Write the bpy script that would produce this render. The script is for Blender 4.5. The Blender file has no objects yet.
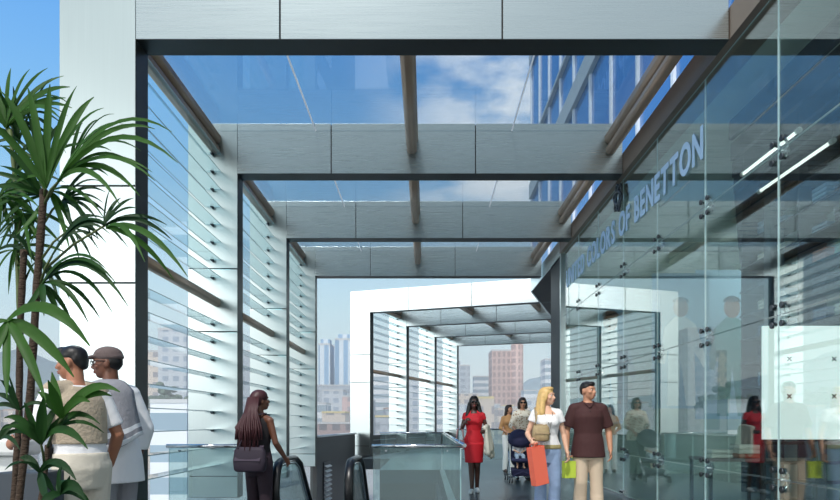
import bpy, bmesh, math, random
from mathutils import Vector, Matrix, Quaternion, noise
random.seed(7)
scene = bpy.context.scene
COL = scene.collection
PI = math.pi
F, VX, VY, CZ = 655.0, 426.0, 422.0, 1.24      # lens in pixels, vanishing point, eye height

def at(px, py, D):
    """point of the place seen at a pixel of the photograph, D metres ahead"""
    return Vector(((px - VX) / F * D, D, CZ + (VY - py) / F * D))

# ------------------------------------------------------------------ helpers
def link(o):
    COL.objects.link(o); return o

def wmat(o):
    m = Matrix.Identity(4)
    while o is not None:
        m = o.matrix_basis @ m; o = o.parent
    return m

def tag(o, label=None, cat=None, group=None, kind=None):
    if label: o['label'] = label
    if cat: o['category'] = cat
    if group: o['group'] = group
    if kind: o['kind'] = kind
    return o

def thing(name, label, cat, loc=(0, 0, 0), rz=0.0, group=None, kind=None):
    o = bpy.data.objects.new(name, None)
    o.empty_display_size = 0.1
    o.location = loc; o.rotation_euler = (0, 0, rz)
    link(o)
    return tag(o, label, cat, group, kind)

def put(name, me, mats, parent=None, local=False, label=None):
    """link a mesh (written in world coordinates unless local) as one object"""
    o = bpy.data.objects.new(name, me)
    if not isinstance(mats, (list, tuple)): mats = [mats]
    for m in mats: me.materials.append(m)
    if parent is not None:
        if not local: me.transform(wmat(parent).inverted())
        o.parent = parent
    link(o)
    if label: o['label'] = label
    return o

def dup(o, parent=None):
    c = o.copy(); COL.objects.link(c)
    if parent is not None: c.parent = parent
    for ch in list(o.children): dup(ch, c)
    return c

class MB:
    def __init__(s): s.bm = bmesh.new(); s.smooth = False
    def box(s, x0, x1, y0, y1, z0, z1, mi=0):
        return s.hull8([(x0,y0,z0),(x1,y0,z0),(x1,y1,z0),(x0,y1,z0),(x0,y0,z1),(x1,y0,z1),(x1,y1,z1),(x0,y1,z1)], mi)
    def hull8(s, p, mi=0):
        v = [s.bm.verts.new(q) for q in p]
        fs = []
        for a in ((0,3,2,1),(4,5,6,7),(0,1,5,4),(1,2,6,5),(2,3,7,6),(3,0,4,7)):
            f = s.bm.faces.new([v[i] for i in a]); f.material_index = mi; fs.append(f)
        return fs
    def obox(s, M, sx, sy, sz, mi=0):
        p = [M @ Vector(q) for q in ((-sx,-sy,-sz),(sx,-sy,-sz),(sx,sy,-sz),(-sx,sy,-sz),(-sx,-sy,sz),(sx,-sy,sz),(sx,sy,sz),(-sx,sy,sz))]
        return s.hull8(p, mi)
    def prism(s, pts, z0, z1, mi=0):
        a = [s.bm.verts.new((p[0], p[1], z0)) for p in pts]; b = [s.bm.verts.new((p[0], p[1], z1)) for p in pts]
        n = len(pts)
        fs = [s.bm.faces.new(a[::-1]), s.bm.faces.new(b)]
        for i in range(n): fs.append(s.bm.faces.new([a[i], a[(i+1)%n], b[(i+1)%n], b[i]]))
        for f in fs: f.material_index = mi
    def loft(s, rings, mi=0, caps=True, closed=True, smooth=True):
        vs = [[s.bm.verts.new(p) for p in r] for r in rings]
        n = len(rings[0])
        for a, b in zip(vs[:-1], vs[1:]):
            for i in range(n if closed else n-1):
                f = s.bm.faces.new([a[i], a[(i+1)%n], b[(i+1)%n], b[i]]); f.material_index = mi; f.smooth = smooth
        if caps:
            for r in (vs[0][::-1], vs[-1]):
                f = s.bm.faces.new(r); f.material_index = mi
    def ring(s, c, ax, r, n, r2=None, ref=None, ph=0.0):
        ax = Vector(ax).normalized()
        ref = Vector(ref) if ref else (Vector((0,0,1)) if abs(ax.z) < .9 else Vector((0,1,0)))
        u = (ref - ax*ref.dot(ax)).normalized(); w = ax.cross(u)
        r2 = r if r2 is None else r2
        return [Vector(c) + u*(r*math.cos(2*PI*i/n+ph)) + w*(r2*math.sin(2*PI*i/n+ph)) for i in range(n)]
    def cyl(s, p0, p1, r, n=12, r1=None, mi=0, smooth=True):
        p0, p1 = Vector(p0), Vector(p1); ax = p1-p0
        s.loft([s.ring(p0, ax, r, n), s.ring(p1, ax, r if r1 is None else r1, n)], mi, smooth=smooth)
    def tube(s, path, r, n=8, mi=0, r2=None, ref=None, closed=False):
        path = [Vector(p) for p in path]; rr = []
        N = len(path)
        for i, p in enumerate(path):
            if closed: d = path[(i+1)%N] - path[i-1]
            else: d = path[min(i+1,N-1)] - path[max(i-1,0)]
            ri = r[i] if isinstance(r, (list, tuple)) else r
            rr.append(s.ring(p, d, ri, n, r2, ref))
        if closed: rr.append(rr[0]); s.loft(rr, mi, caps=False)
        else: s.loft(rr, mi)
    def cap(s, p0, r0, p1, r1, n=14, k=4, sq=1.0, ref=None):
        """tapered capsule"""
        p0, p1 = Vector(p0), Vector(p1); d = p1-p0; L = d.length
        ax = d/L if L > 1e-6 else Vector((0,0,1))
        rings = []
        for i in range(k):
            a = -PI/2 + PI/2*(i+.35)/k
            rings.append(s.ring(p0+ax*(r0*math.sin(a)), ax, r0*math.cos(a), n, r0*math.cos(a)*sq, ref))
        rings.append(s.ring(p0, ax, r0, n, r0*sq, ref)); rings.append(s.ring(p1, ax, r1, n, r1*sq, ref))
        for i in range(k):
            a = PI/2*(i+.65)/k
            rings.append(s.ring(p1+ax*(r1*math.sin(a)), ax, r1*math.cos(a), n, r1*math.cos(a)*sq, ref))
        s.loft(rings)
    def ell(s, c, rx, ry, rz, M=None, n=16, k=10, mi=0):
        c = Vector(c); rings = []
        for i in range(k):
            a = -PI/2 + PI*(i+.5)/k
            row = []
            for j in range(n):
                p = Vector((rx*math.cos(a)*math.cos(2*PI*j/n), ry*math.cos(a)*math.sin(2*PI*j/n), rz*math.sin(a)))
                row.append(c + (M @ p if M else p))
            rings.append(row)
        s.loft(rings, mi)
    def xform(s, M): bmesh.ops.transform(s.bm, matrix=M, verts=s.bm.verts)
    def mesh(s, name, recalc=True):
        if recalc: bmesh.ops.recalc_face_normals(s.bm, faces=s.bm.faces)
        me = bpy.data.meshes.new(name); s.bm.to_mesh(me); s.bm.free(); return me
    def build(s, name, mats, parent=None, bevel=0.0, label=None, local=False):
        if bevel:
            bmesh.ops.remove_doubles(s.bm, verts=s.bm.verts, dist=1e-5)
            bmesh.ops.recalc_face_normals(s.bm, faces=s.bm.faces)
            bmesh.ops.bevel(s.bm, geom=[e for e in s.bm.edges if len(e.link_faces)==2 and e.calc_face_angle(0) > .6],
                            offset=bevel, segments=2, affect='EDGES', profile=.5)
        return put(name, s.mesh(name), mats, parent, local, label)
    def fused(s, name, mats, parent, voxel, smooth=4, M=None, label=None, fac=.5):
        """melt overlapping shapes into one continuous skin"""
        bmesh.ops.recalc_face_normals(s.bm, faces=s.bm.faces)
        me = bpy.data.meshes.new(name); s.bm.to_mesh(me); s.bm.free()
        t = bpy.data.objects.new('melt', me); COL.objects.link(t)
        r = t.modifiers.new('r', 'REMESH'); r.mode = 'VOXEL'; r.voxel_size = voxel; r.use_smooth_shade = True
        if smooth:
            q = t.modifiers.new('s', 'SMOOTH'); q.factor = fac; q.iterations = smooth
        dg = bpy.context.evaluated_depsgraph_get(); dg.update()
        out = bpy.data.meshes.new_from_object(t.evaluated_get(dg), depsgraph=dg)
        bpy.data.objects.remove(t); bpy.data.meshes.remove(me)
        out.materials.clear(); out.name = name
        for p in out.polygons: p.use_smooth = True; p.material_index = 0
        if M is not None: out.transform(M)
        return put(name, out, mats, parent, local=True, label=label)

# ------------------------------------------------------------------ materials
def sr(r, g, b):
    f = lambda c: (c/255/12.92 if c/255 <= .04045 else ((c/255+.055)/1.055)**2.4)
    return (f(r), f(g), f(b), 1)

def newmat(name):
    m = bpy.data.materials.new(name); m.use_nodes = True
    nt = m.node_tree; b = nt.nodes['Principled BSDF']; return m, nt, b

MATS = {}
def mat(name, col, rough=.6, metal=0.0, spec=None, noise_amt=0.0, nscale=12, bump=0.0, stretch=None, sheen=0, trans=0):
    if name in MATS: return MATS[name]
    m, nt, b = newmat(name)
    b.inputs['Base Color'].default_value = col; b.inputs['Roughness'].default_value = rough; b.inputs['Metallic'].default_value = metal
    if spec is not None: b.inputs['Specular IOR Level'].default_value = spec
    if noise_amt or bump:
        tc = nt.nodes.new('ShaderNodeTexCoord'); mp = nt.nodes.new('ShaderNodeMapping'); n = nt.nodes.new('ShaderNodeTexNoise')
        nt.links.new(tc.outputs['Object'], mp.inputs[0]); nt.links.new(mp.outputs[0], n.inputs['Vector'])
        mp.inputs['Scale'].default_value = stretch or (1, 1, 1)
        n.inputs['Scale'].default_value = nscale; n.inputs['Detail'].default_value = 3
        if noise_amt:
            mx = nt.nodes.new('ShaderNodeMix'); mx.data_type = 'RGBA'
            c2 = tuple(max(0, c*(1-noise_amt)) for c in col[:3]) + (1,)
            c1 = tuple(min(1, c*(1+noise_amt)) for c in col[:3]) + (1,)
            nt.links.new(n.outputs['Fac'], mx.inputs['Factor']); mx.inputs['A'].default_value = c2; mx.inputs['B'].default_value = c1
            nt.links.new(mx.outputs['Result'], b.inputs['Base Color'])
        if bump:
            bp = nt.nodes.new('ShaderNodeBump'); bp.inputs['Strength'].default_value = bump; bp.inputs['Distance'].default_value = .02
            nt.links.new(n.outputs['Fac'], bp.inputs['Height']); nt.links.new(bp.outputs[0], b.inputs['Normal'])
    MATS[name] = m
    return m

def glass(name, tint, f0=.06, rough=0.0, gloss=(1, 1, 1, 1), haze=0.0, hazecol=(.8, .9, .9, 1)):
    m = bpy.data.materials.new(name); m.use_nodes = True
    nt = m.node_tree; nt.nodes.clear(); N = nt.nodes.new; L = nt.links.new
    out = N('ShaderNodeOutputMaterial'); mix = N('ShaderNodeMixShader'); tr = N('ShaderNodeBsdfTransparent'); gl = N('ShaderNodeBsdfGlossy')
    lw = N('ShaderNodeLayerWeight'); lw.inputs['Blend'].default_value = .5
    p = N('ShaderNodeMath'); p.operation = 'POWER'; p.inputs[1].default_value = 5
    a = N('ShaderNodeMath'); a.operation = 'MULTIPLY_ADD'; a.inputs[1].default_value = 1-f0; a.inputs[2].default_value = f0
    L(lw.outputs['Facing'], p.inputs[0]); L(p.outputs[0], a.inputs[0]); L(a.outputs[0], mix.inputs[0])
    tr.inputs[0].default_value = tint; gl.inputs['Color'].default_value = gloss; gl.inputs['Roughness'].default_value = rough
    src = tr
    if haze:
        df = N('ShaderNodeBsdfDiffuse'); df.inputs[0].default_value = hazecol
        m2 = N('ShaderNodeMixShader'); m2.inputs[0].default_value = haze
        L(tr.outputs[0], m2.inputs[1]); L(df.outputs[0], m2.inputs[2]); src = m2
    L(src.outputs[0], mix.inputs[1]); L(gl.outputs[0], mix.inputs[2]); L(mix.outputs[0], out.inputs[0])
    return m

def emit(name, col, s):
    m, nt, b = newmat(name)
    b.inputs['Base Color'].default_value = col; b.inputs['Emission Color'].default_value = col; b.inputs['Emission Strength'].default_value = s
    return m

def brushed(name, col, rough, stretch, metal=1.0):
    m, nt, b = newmat(name); N = nt.nodes.new; L = nt.links.new
    tc = N('ShaderNodeTexCoord'); mp = N('ShaderNodeMapping'); mp.inputs['Scale'].default_value = stretch
    n = N('ShaderNodeTexNoise'); n.inputs['Scale'].default_value = 1; n.inputs['Detail'].default_value = 4
    L(tc.outputs['Object'], mp.inputs[0]); L(mp.outputs[0], n.inputs['Vector'])
    mx = N('ShaderNodeMix'); mx.data_type = 'RGBA'
    mx.inputs['A'].default_value = tuple(c*.95 for c in col[:3])+(1,); mx.inputs['B'].default_value = tuple(min(1, c*1.05) for c in col[:3])+(1,)
    L(n.outputs['Fac'], mx.inputs['Factor']); L(mx.outputs['Result'], b.inputs['Base Color'])
    mr = N('ShaderNodeMapRange'); mr.inputs['To Min'].default_value = rough-.03; mr.inputs['To Max'].default_value = rough+.05
    L(n.outputs['Fac'], mr.inputs['Value']); L(mr.outputs[0], b.inputs['Roughness'])
    b.inputs['Metallic'].default_value = metal
    return m

STEEL_H = brushed('brushed steel along', sr(190, 201, 202), .27, (1.2, 60, 150))
STEEL_V = brushed('brushed steel upright', sr(190, 202, 201), .30, (150, 60, 1.2))
DARK = mat('dark steel and frame shade', sr(62, 66, 66), .45, .6)  # steel of the rail webs; on the frames its dark tone paints in shade
JOINT = mat('dark joint', sr(28, 30, 30), .7)
BRONZE = mat('bronze tube', sr(198, 168, 144), .34, .5)
CHROME = mat('chrome', sr(215, 218, 220), .15, 1.0)
GUN = mat('gunmetal', sr(75, 80, 84), .35, .9)
BLACK = mat('black rubber', sr(16, 17, 19), .35)
WHITE = mat('white paint', sr(236, 238, 236), .5)
ROOFGLASS = glass('roof glass', (.80, .84, .87, 1), .05)
SHOPGLASS = glass('shop glass', (.84, .92, .90, 1), .15)
RAILGLASS = glass('rail glass', (.80, .90, .90, 1), .06, haze=.10, hazecol=(.55, .66, .67, 1))
LOUVRE = glass('louvre glass', (.84, .94, .96, 1), .035)
WINGLASS = glass('window glass', (.92, .95, .96, 1), .04)
GEDGE = mat('polished glass edge', sr(205, 228, 230), .2)
def translucent(name, col):
    m, nt, b = newmat(name); t = nt.nodes.new('ShaderNodeBsdfTranslucent'); t.inputs[0].default_value = col; b.inputs['Base Color'].default_value = col
    x = nt.nodes.new('ShaderNodeMixShader'); x.inputs[0].default_value = .7; nt.links.new(b.outputs[0], x.inputs[1]); nt.links.new(t.outputs[0], x.inputs[2]); nt.links.new(x.outputs[0], nt.nodes['Material Output'].inputs[0]); return m
SEAL = translucent('white silicone', (.85, .87, .88, 1))
# ------------------------------------------------------------------ the covered walkway
ZB, ZT, ZG = 5.30, 6.12, 6.0
STEP, TH, CW = 3.76, .306, .81
SCREENS = ['behind the tall palm, right of the two men', 'second bay along, behind the woman at the escalator', 'third bay along, just before the open view of the city',
           'first bay of the far white portal', 'second bay of the far portal', 'last bay of the far portal']

def corridor(org, ang, n, width, names, scr, pipes, right_col):
    d = Vector((math.sin(ang), math.cos(ang), 0)); l = Vector((math.cos(ang), -math.sin(ang), 0)); o = Vector((org[0], org[1], 0))
    def P(u, v, z): q = o + l*u + d*v; return (q.x, q.y, z)
    def B(mb, u0, u1, v0, v1, z0, z1, mi=0):
        return mb.hull8([P(u0,v0,z0), P(u1,v0,z0), P(u1,v1,z0), P(u0,v1,z0), P(u0,v0,z1), P(u1,v0,z1), P(u1,v1,z1), P(u0,v1,z1)], mi)
    for i in range(n):
        v = i*STEP
        fr = thing('portal_frame', names[i], 'frame', P(-CW/2, v+TH/2, 0), -ang)
        # column: dark core, pale cladding panels on the faces, inner face coloured dark in place of shade
        c = MB(); B(c, -CW+.02, -.02, v+.02, v+TH-.02, 0, ZB+.4)
        core = c.build('column', JOINT, fr)
        for z0, z1 in ((0, .35), (.35, 2.715), (2.715, 3.745), (3.745, ZT)):
            c = MB(); B(c, -CW, -.004, v, v+TH, z0+.008, z1-.008 if z1 < ZT else ZT)
            c.build('cladding_panel', STEEL_V, core, bevel=.004)
        c = MB(); B(c, -.004, 0, v, v+TH, 0, ZB); c.build('shade_face', DARK, core, label='inner face of column darkened in place of shade')
        # beam: three cladding panels
        c = MB(); B(c, -.02, width-.02, v+.02, v+TH-.02, ZB+.02, ZT-.02)
        beam = c.build('beam', JOINT, fr)
        us = [0, 1.53, 3.89, 6.25, 8.61]
        us = [u for u in us if u < width-.3] + [width]
        for a, b in zip(us[:-1], us[1:]):
            c = MB(); B(c, a+(.008 if a else 0), b-.008, v, v+TH, ZB+.004, ZT); c.build('cladding_panel', STEEL_H, beam, bevel=.004)
        c = MB(); B(c, 0, width, v, v+TH, ZB, ZB+.004); c.build('shade_face', DARK, beam, label='underside of beam darkened in place of shade')  # dark colour stands in for shade under the beam
        if right_col:
            c = MB(); B(c, width, width+CW, v, v+TH, 0, ZT); c.build('column', STEEL_V, fr, bevel=.004)
    for i in range(n-1):
        v0, v1 = i*STEP+TH, (i+1)*STEP
        # louvre screen
        sc = thing('glass_louvre_screen', 'screen of horizontal glass blades, ' + SCREENS[scr+i], 'louvre screen', P(-.4, (v0+v1)/2, 0), -ang, 'glass louvre screens')
        zs = [CZ+4.38-.288*k for k in range(8)] + [CZ+1.61-.288*k for k in range(9)]
        blades = None
        for z in zs:
            e = MB()
            fs = B(e, -.53, -.27, v0+.006, v1-.006, z-.006, z+.006)
            for f in fs[2:]: f.material_index = 1
            bl = e.build('blade', [LOUVRE, GEDGE], sc)
            for vv, s in ((v1, -1), (v0, 1)):
                e = MB(); e.cyl(P(-.40, vv, z-.022), P(-.40, vv+s*.07, z-.022), .018, 8)
                B(e, -.425, -.375, min(vv+s*.02, vv+s*.08), max(vv+s*.02, vv+s*.08), z-.02, z-.0062)
                e.build('clip', GUN, bl)
        e = MB()
        rail_path(e, P, -.345, v0, v1, CZ+1.96, .075, .075)
        e.build('rail', BRONZE, sc)
        # bronze profiles under the glass roof
        for k, (u, lab) in enumerate(pipes):
            t = thing('roof_rail', 'bronze roof rail, %s, %s' % (lab, ['over the nearest bay', 'over the second bay', 'over the third bay'][i] + (' of the far portal' if scr else ' of the near walkway')),
                      'rail', P(u, (v0+v1)/2, CZ+4.55), -ang, 'roof rails')
            e = MB(); rail_path(e, P, u, v0, v1, CZ+4.45, .085, .075); e.build('tube', BRONZE, t)
            e = MB(); rail_path(e, P, u, v0, v1, CZ+4.635, .105, .10); e.build('channel', BRONZE, t)
            e = MB(); B(e, u-.035, u+.035, v0, v1, CZ+4.49, CZ+4.56); e.build('web', DARK, t)
        # glass roof
        gr = thing('glass_roof_bay', 'tinted glass roof panes over the %s bay of the %s' % (['first', 'second', 'third'][i], 'far portal' if scr else 'near walkway'), 'glass roof',
                   P(width/2, (v0+v1)/2, ZG), -ang, 'glass roof bays')
        cuts = [-.55, 1.28, 4.48, width+.05]
        for a, b in zip(cuts[:-1], cuts[1:]):
            e = MB(); B(e, a+.012, b-.012, v0+.004, v1-.004, ZG-.01, ZG+.01); e.build('pane', ROOFGLASS, gr)
        for a in cuts[1:-1]:
            e = MB(); B(e, a-.011, a+.011, v0+.004, v1-.004, ZG-.008, ZG+.008); e.build('joint_seal', SEAL, gr)
    return P, B

def rail_path(e, P, u, v0, v1, z, ru, rz):
    """ribbed tube"""
    prof = []
    for k in range(24):
        a = 2*PI*k/24; g = 1 - (.16 if k % 6 == 0 else 0)
        prof.append((ru*g*math.cos(a), rz*g*math.sin(a)))
    e.loft([[Vector(P(u+a, v0+.004, z+b)) for a, b in prof], [Vector(P(u+a, v1-.004, z+b)) for a, b in prof]], smooth=True)

PN, BN = corridor((-3.08, 6.95), 0.0, 4, 6.30,
    ['nearest brushed steel portal frame, wide column behind the two men', 'second brushed steel portal frame from the front', 'third brushed steel portal frame from the front',
     'fourth steel portal frame, beside the open view of the pale blue towers'], 0, [(-.37, 'along the louvre side'), (2.85, 'down the middle'), (6.1, 'along the shop side')], False)
ANG = math.radians(19.3)
PF, BF = corridor((-2.07, 24.24), ANG, 4, 7.4,
    ['front frame of the far portal, bright white, behind the balustrade', 'second frame of the far portal', 'third frame of the far portal', 'last frame of the far portal, framing the pinkish tower'],
    3, [(-.30, 'along the louvre side'), (2.85, 'down the middle'), (5.6, 'right of the middle')], True)

# floor with the escalator well
FLOOR = None
def floor_mat():
    m, nt, b = newmat('dark floor tiles'); N = nt.nodes.new; L = nt.links.new
    tc = N('ShaderNodeTexCoord'); br = N('ShaderNodeTexBrick'); br.offset = 0
    br.inputs['Color1'].default_value = sr(62, 75, 80); br.inputs['Color2'].default_value = sr(70, 83, 88); br.inputs['Mortar'].default_value = sr(44, 53, 57)
    br.inputs['Scale'].default_value = 1; br.inputs['Mortar Size'].default_value = .006; br.inputs['Brick Width'].default_value = 1.2; br.inputs['Row Height'].default_value = 1.2
    L(tc.outputs['Object'], br.inputs['Vector']); L(br.outputs['Color'], b.inputs['Base Color'])
    b.inputs['Roughness'].default_value = .28
    return m
FLOORM = floor_mat()
f = MB()
for x0, x1, y0, y1 in ((-14, 9, -7, 1.2), (-8, 3.3, 1.2, 6.9), (-8, -1.72, 6.9, 7.9), (-.66, 3.3, 6.9, 7.9), (.35, 3.3, 7.9, 17), (-1.2, 3.3, 17, 22)):
    f.box(x0, x1, y0, y1, -.35, 0)
f.prism([(-2.3, 22), (9, 22), (9, 36), (4.2, 37.5), (1.0, 36.6)], -.35, 0)
f.box(3.3, 9, 15.8, 22, -.35, 0)
tag(f.build('floor', FLOORM), 'dark grey tiled walkway floor around the escalator well', 'floor', kind='structure')
f = MB(); f.box(-3.9, 3.3, 6.4, 24, -5.3, -5.0)
tag(f.build('floor_lower', mat('lower floor', sr(70, 84, 88), .4)), 'lower level floor at the bottom of the escalator well', 'floor', kind='structure')
f = MB(); f.box(-3.89, -3.09, 22.0, 22.3, -5, 0); f.box(-1.2, .35, 17.0, 17.1, -5, -.35); f.box(.25, .35, 7.9, 17, -5, -.35)
tag(f.build('wall_well', mat('well wall', sr(70, 76, 78), .6)), 'dark walls of the escalator well', 'wall', kind='structure')

# left side: low dark wall and tall window between near walkway and far portal
DW = mat('dark wall cladding', sr(66, 66, 66), .5, .2)
a, b = Vector((-3.09, 18.54)), Vector((-2.62, 24.2))
nrm = Vector((-(b-a).y, (b-a).x)).normalized()*.12
q = MB(); q.prism([a, b, b+nrm, a+nrm], -5, .80)
tag(q.build('wall_left', DW), 'low dark side wall in front of the city view', 'wall', kind='structure')
q = MB(); q.prism([a-nrm*.5, b-nrm*.5, b+nrm*1.2, a+nrm*1.2], .80, .85)
tag(q.build('trim_1', WHITE), 'pale coping on the low dark side wall', 'trim', kind='structure')
# vent grille in that wall
vg = thing('vent_grille', 'slatted white vent grille low in the dark side wall', 'grille', (-2.98, 19.7, 0))
dirv = (b-a).normalized(); side = -nrm.normalized()
q = MB(); 
p0 = a+dirv*.75; p1 = a+dirv*1.55
q.prism([p0+side*.005, p1+side*.005, p1+side*.03, p0+side*.03], -2.4, .05); q.build('frame', GUN, vg)
for k in range(17):
    z = -.02-k*.14
    q = MB(); e0, e1 = p0+dirv*.06, p1-dirv*.06
    q.hull8([(*(e0+side*.032), z-.05), (*(e1+side*.032), z-.05), (*(e1+side*.10), z-.09), (*(e0+side*.10), z-.09),
             (*(e0+side*.032), z-.03), (*(e1+side*.032), z-.03), (*(e1+side*.10), z-.07), (*(e0+side*.10), z-.07)])
    q.build('slat', WHITE, vg)
# far portal: dark low sill wall along its louvre side
q = MB()
for i in range(3):
    v0, v1 = i*STEP+TH, (i+1)*STEP
    BF(q, -.60, -.45, v0, v1, -.3, .72)
tag(q.build('wall_far', DW), 'low dark wall under the far louvres', 'wall', kind='structure')
# shop head beam, roof slab and the pier that ends the glass
HEAD = mat('bronze grey head beam', sr(128, 112, 100), .45, .5)
q = MB(); q.box(3.22, 3.62, 3.0, 15.8, ZB, ZB+.34)
tag(q.build('trim_2', HEAD), 'bronze head beam along the top of the shop glass', 'trim', kind='structure')
q = MB(); q.prism([(3.28, 15.8), (3.28, 20.3), (4.75, 24.9), (9, 24.9), (9, 15.8)], ZB+.001, ZB+.34)
tag(q.build('ceiling_soffit', mat('soffit', sr(70, 68, 66), .6)), 'dark soffit at the end of the shop glass', 'ceiling', kind='structure')
q = MB(); q.prism([(3.255, 15.8), (3.255, 20.35), (4.72, 24.95), (4.75, 24.9), (3.28, 20.3), (3.28, 15.8)], ZB-.02, ZB+.38)
tag(q.build('trim_3', STEEL_H), 'steel edge strip along the soffit', 'trim', kind='structure')
q = MB(); q.box(3.30, 3.6, 15.86, 17.3, 0, ZB)
tag(q.build('wall_pier', mat('pier', sr(48, 50, 50), .55)), 'dark pier where the shop glass ends', 'wall', kind='structure')
q = MB(); q.box(3.24, 3.36, 15.76, 15.86, 0, ZB)
tag(q.build('trim_4', STEEL_V), 'steel post at the end of the shop glass', 'trim', kind='structure')

# ------------------------------------------------------------------ shop front glass
GX = 3.30
YJ = [15.8-1.61*k for k in range(9)]           # upright joints
ZJ = [0.03, .70, 2.24, 3.78, ZB]
wall = thing('shop_glass_front', 'tall frameless shop glass front with reflections, along the right side', 'glass front', (GX, 9, 0))
for i in range(8):
    for j in range(4):
        e = MB(); e.box(GX, GX+.012, YJ[i+1]+.006, YJ[i]-.006, ZJ[j]+.005, ZJ[j+1]-.005)
        for f in e.bm.faces: f.material_index = 0 if abs(f.calc_center_median().x - GX-.006) > .004 else 1
        e.build('pane', [SHOPGLASS, GEDGE], wall)
e = MB(); e.box(GX-.03, GX+.04, YJ[-1], YJ[0], 0, .03); e.build('floor_channel', CHROME, wall)
ORD = ['first', 'second', 'third', 'fourth', 'fifth', 'sixth', 'seventh']
ROWN = {.70: 'at knee height', 2.24: 'on the lower long joint', 3.78: 'on the upper long joint'}
def spider(y, z, lab):
    t = thing('spider_fitting', lab, 'glass fitting', (GX-.05, y, z), 0, 'steel spider fittings on the shop glass')
    e = MB(); e.cyl((GX+.012, y, z), (GX+.10, y, z), .03, 12); e.build('hub', CHROME, t)
    for sy in (-1, 1):
        for sz in (-1, 1):
            e = MB()
            e.tube([(GX+.07, y, z), (GX+.065, y+sy*.05, z+sz*.05), (GX+.014, y+sy*.085, z+sz*.085)], [.018, .015, .013], 8)
            arm = e.build('arm', CHROME, t)
            e = MB(); e.cyl((GX-.022, y+sy*.085, z+sz*.085), (GX-.001, y+sy*.085, z+sz*.085), .03, 12); e.build('disc', GUN, arm)
for i in range(1, 8):
    for z in (.70, 2.24, 3.78):
        spider(YJ[i], z, 'steel spider fitting, %s shop glass joint from the dark pier, %s' % (ORD[i-1], ROWN[z]))
for i in range(3, 7):
    t = thing('patch_fitting', 'steel foot clamp of the shop glass on the floor, %s joint from the dark pier' % ORD[i-1], 'glass fitting', (GX, YJ[i], .03), 0, 'foot clamps of the shop glass')
    e = MB(); e.box(GX-.03, GX-.002, YJ[i]-.10, YJ[i]+.10, .032, .11); e.build('plate', CHROME, t, bevel=.006)
    e = MB(); e.cyl((GX-.045, YJ[i]-.05, .07), (GX-.03, YJ[i]-.05, .07), .014, 10); e.cyl((GX-.045, YJ[i]+.05, .07), (GX-.03, YJ[i]+.05, .07), .014, 10); e.build('bolt', GUN, t)
# lettering
sign = thing('shop_sign', 'large pale blue capital letters of the shop name on the glass front', 'sign', (GX+.03, 11.5, 4.5))
SIGNC = mat('sign blue', sr(186, 220, 250), .4)
WORDS = 'UNITED COLORS OF BENETTON'
def letters():
    tot = 0; objs = []
    for ch in WORDS:
        if ch == ' ': tot += .42; continue
        cu = bpy.data.curves.new('glyph', 'FONT'); cu.body = ch; cu.size = 1.0; cu.extrude = .02; cu.offset = .03
        t = bpy.data.objects.new('glyph', cu); COL.objects.link(t)
        dg = bpy.context.evaluated_depsgraph_get(); dg.update()
        me = bpy.data.meshes.new_from_object(t.evaluated_get(dg), depsgraph=dg)
        bpy.data.objects.remove(t)
        xs = [v.co.x for v in me.vertices]; w = max(xs)-min(xs); x0 = min(xs)
        for v in me.vertices: v.co.x += tot - x0
        tot += w + .13
        objs.append(me)
    return objs, tot
gl, tot = letters()
Y0, Y1 = 15.35, 7.72
HS = .38/.70
for me in gl:
    for v in me.vertices:
        x, y, z = v.co
        v.co = (GX-.012 - z*.25, Y0 + (Y1-Y0)*x/tot, CZ+3.15 + y*HS)
    me.materials.clear()
    o = put('letter', me, SIGNC, sign)
em = thing('shop_emblem', 'round dark looped emblem above the lettering on the glass front', 'emblem', (GX-.01, 11.1, 5.02))
for k in range(3):
    e = MB(); c = Vector((GX-.050, 11.1, CZ+3.80)); pts = []
    for i in range(28):
        t_ = 2*PI*i/28; y, z = .24*math.cos(t_), .10*math.sin(t_); r = k*PI/3+.3
        pts.append(c+Vector((k*.002, y*math.cos(r)-z*math.sin(r), y*math.sin(r)+z*math.cos(r))))
    e.tube(pts, .02, 6, closed=True); e.build('loop', GUN, em)

# ------------------------------------------------------------------ shop interior
q = MB(); q.box(3.34, 9, 3.0, 15.8, -.3, .01)
tag(q.build('floor_shop', mat('shop floor', sr(176, 184, 182), .35)), 'pale shop floor behind the glass', 'floor', kind='structure')
q = MB(); q.box(3.62, 9, 3.0, 15.8, ZB+.02, ZB+.34)
tag(q.build('ceiling_shop', mat('shop ceiling', sr(176, 190, 186), .7)), 'shop ceiling behind the glass', 'ceiling', kind='structure')
q = MB(); q.box(9, 9.2, 3.0, 15.8, 0, ZB); q.box(3.4, 9, 15.62, 15.8, 0, ZB)
tag(q.build('wall_shop', mat('shop wall', sr(186, 202, 196), .7)), 'pale shop walls behind the glass', 'wall', kind='structure')
q = MB(); q.box(5.50, 5.72, 10.45, 10.67, .01, ZB+.02)
tag(q.build('shop_column', mat('column blue', sr(60, 78, 95), .5), bevel=.01), 'dark blue square column inside the shop', 'column')
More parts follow.
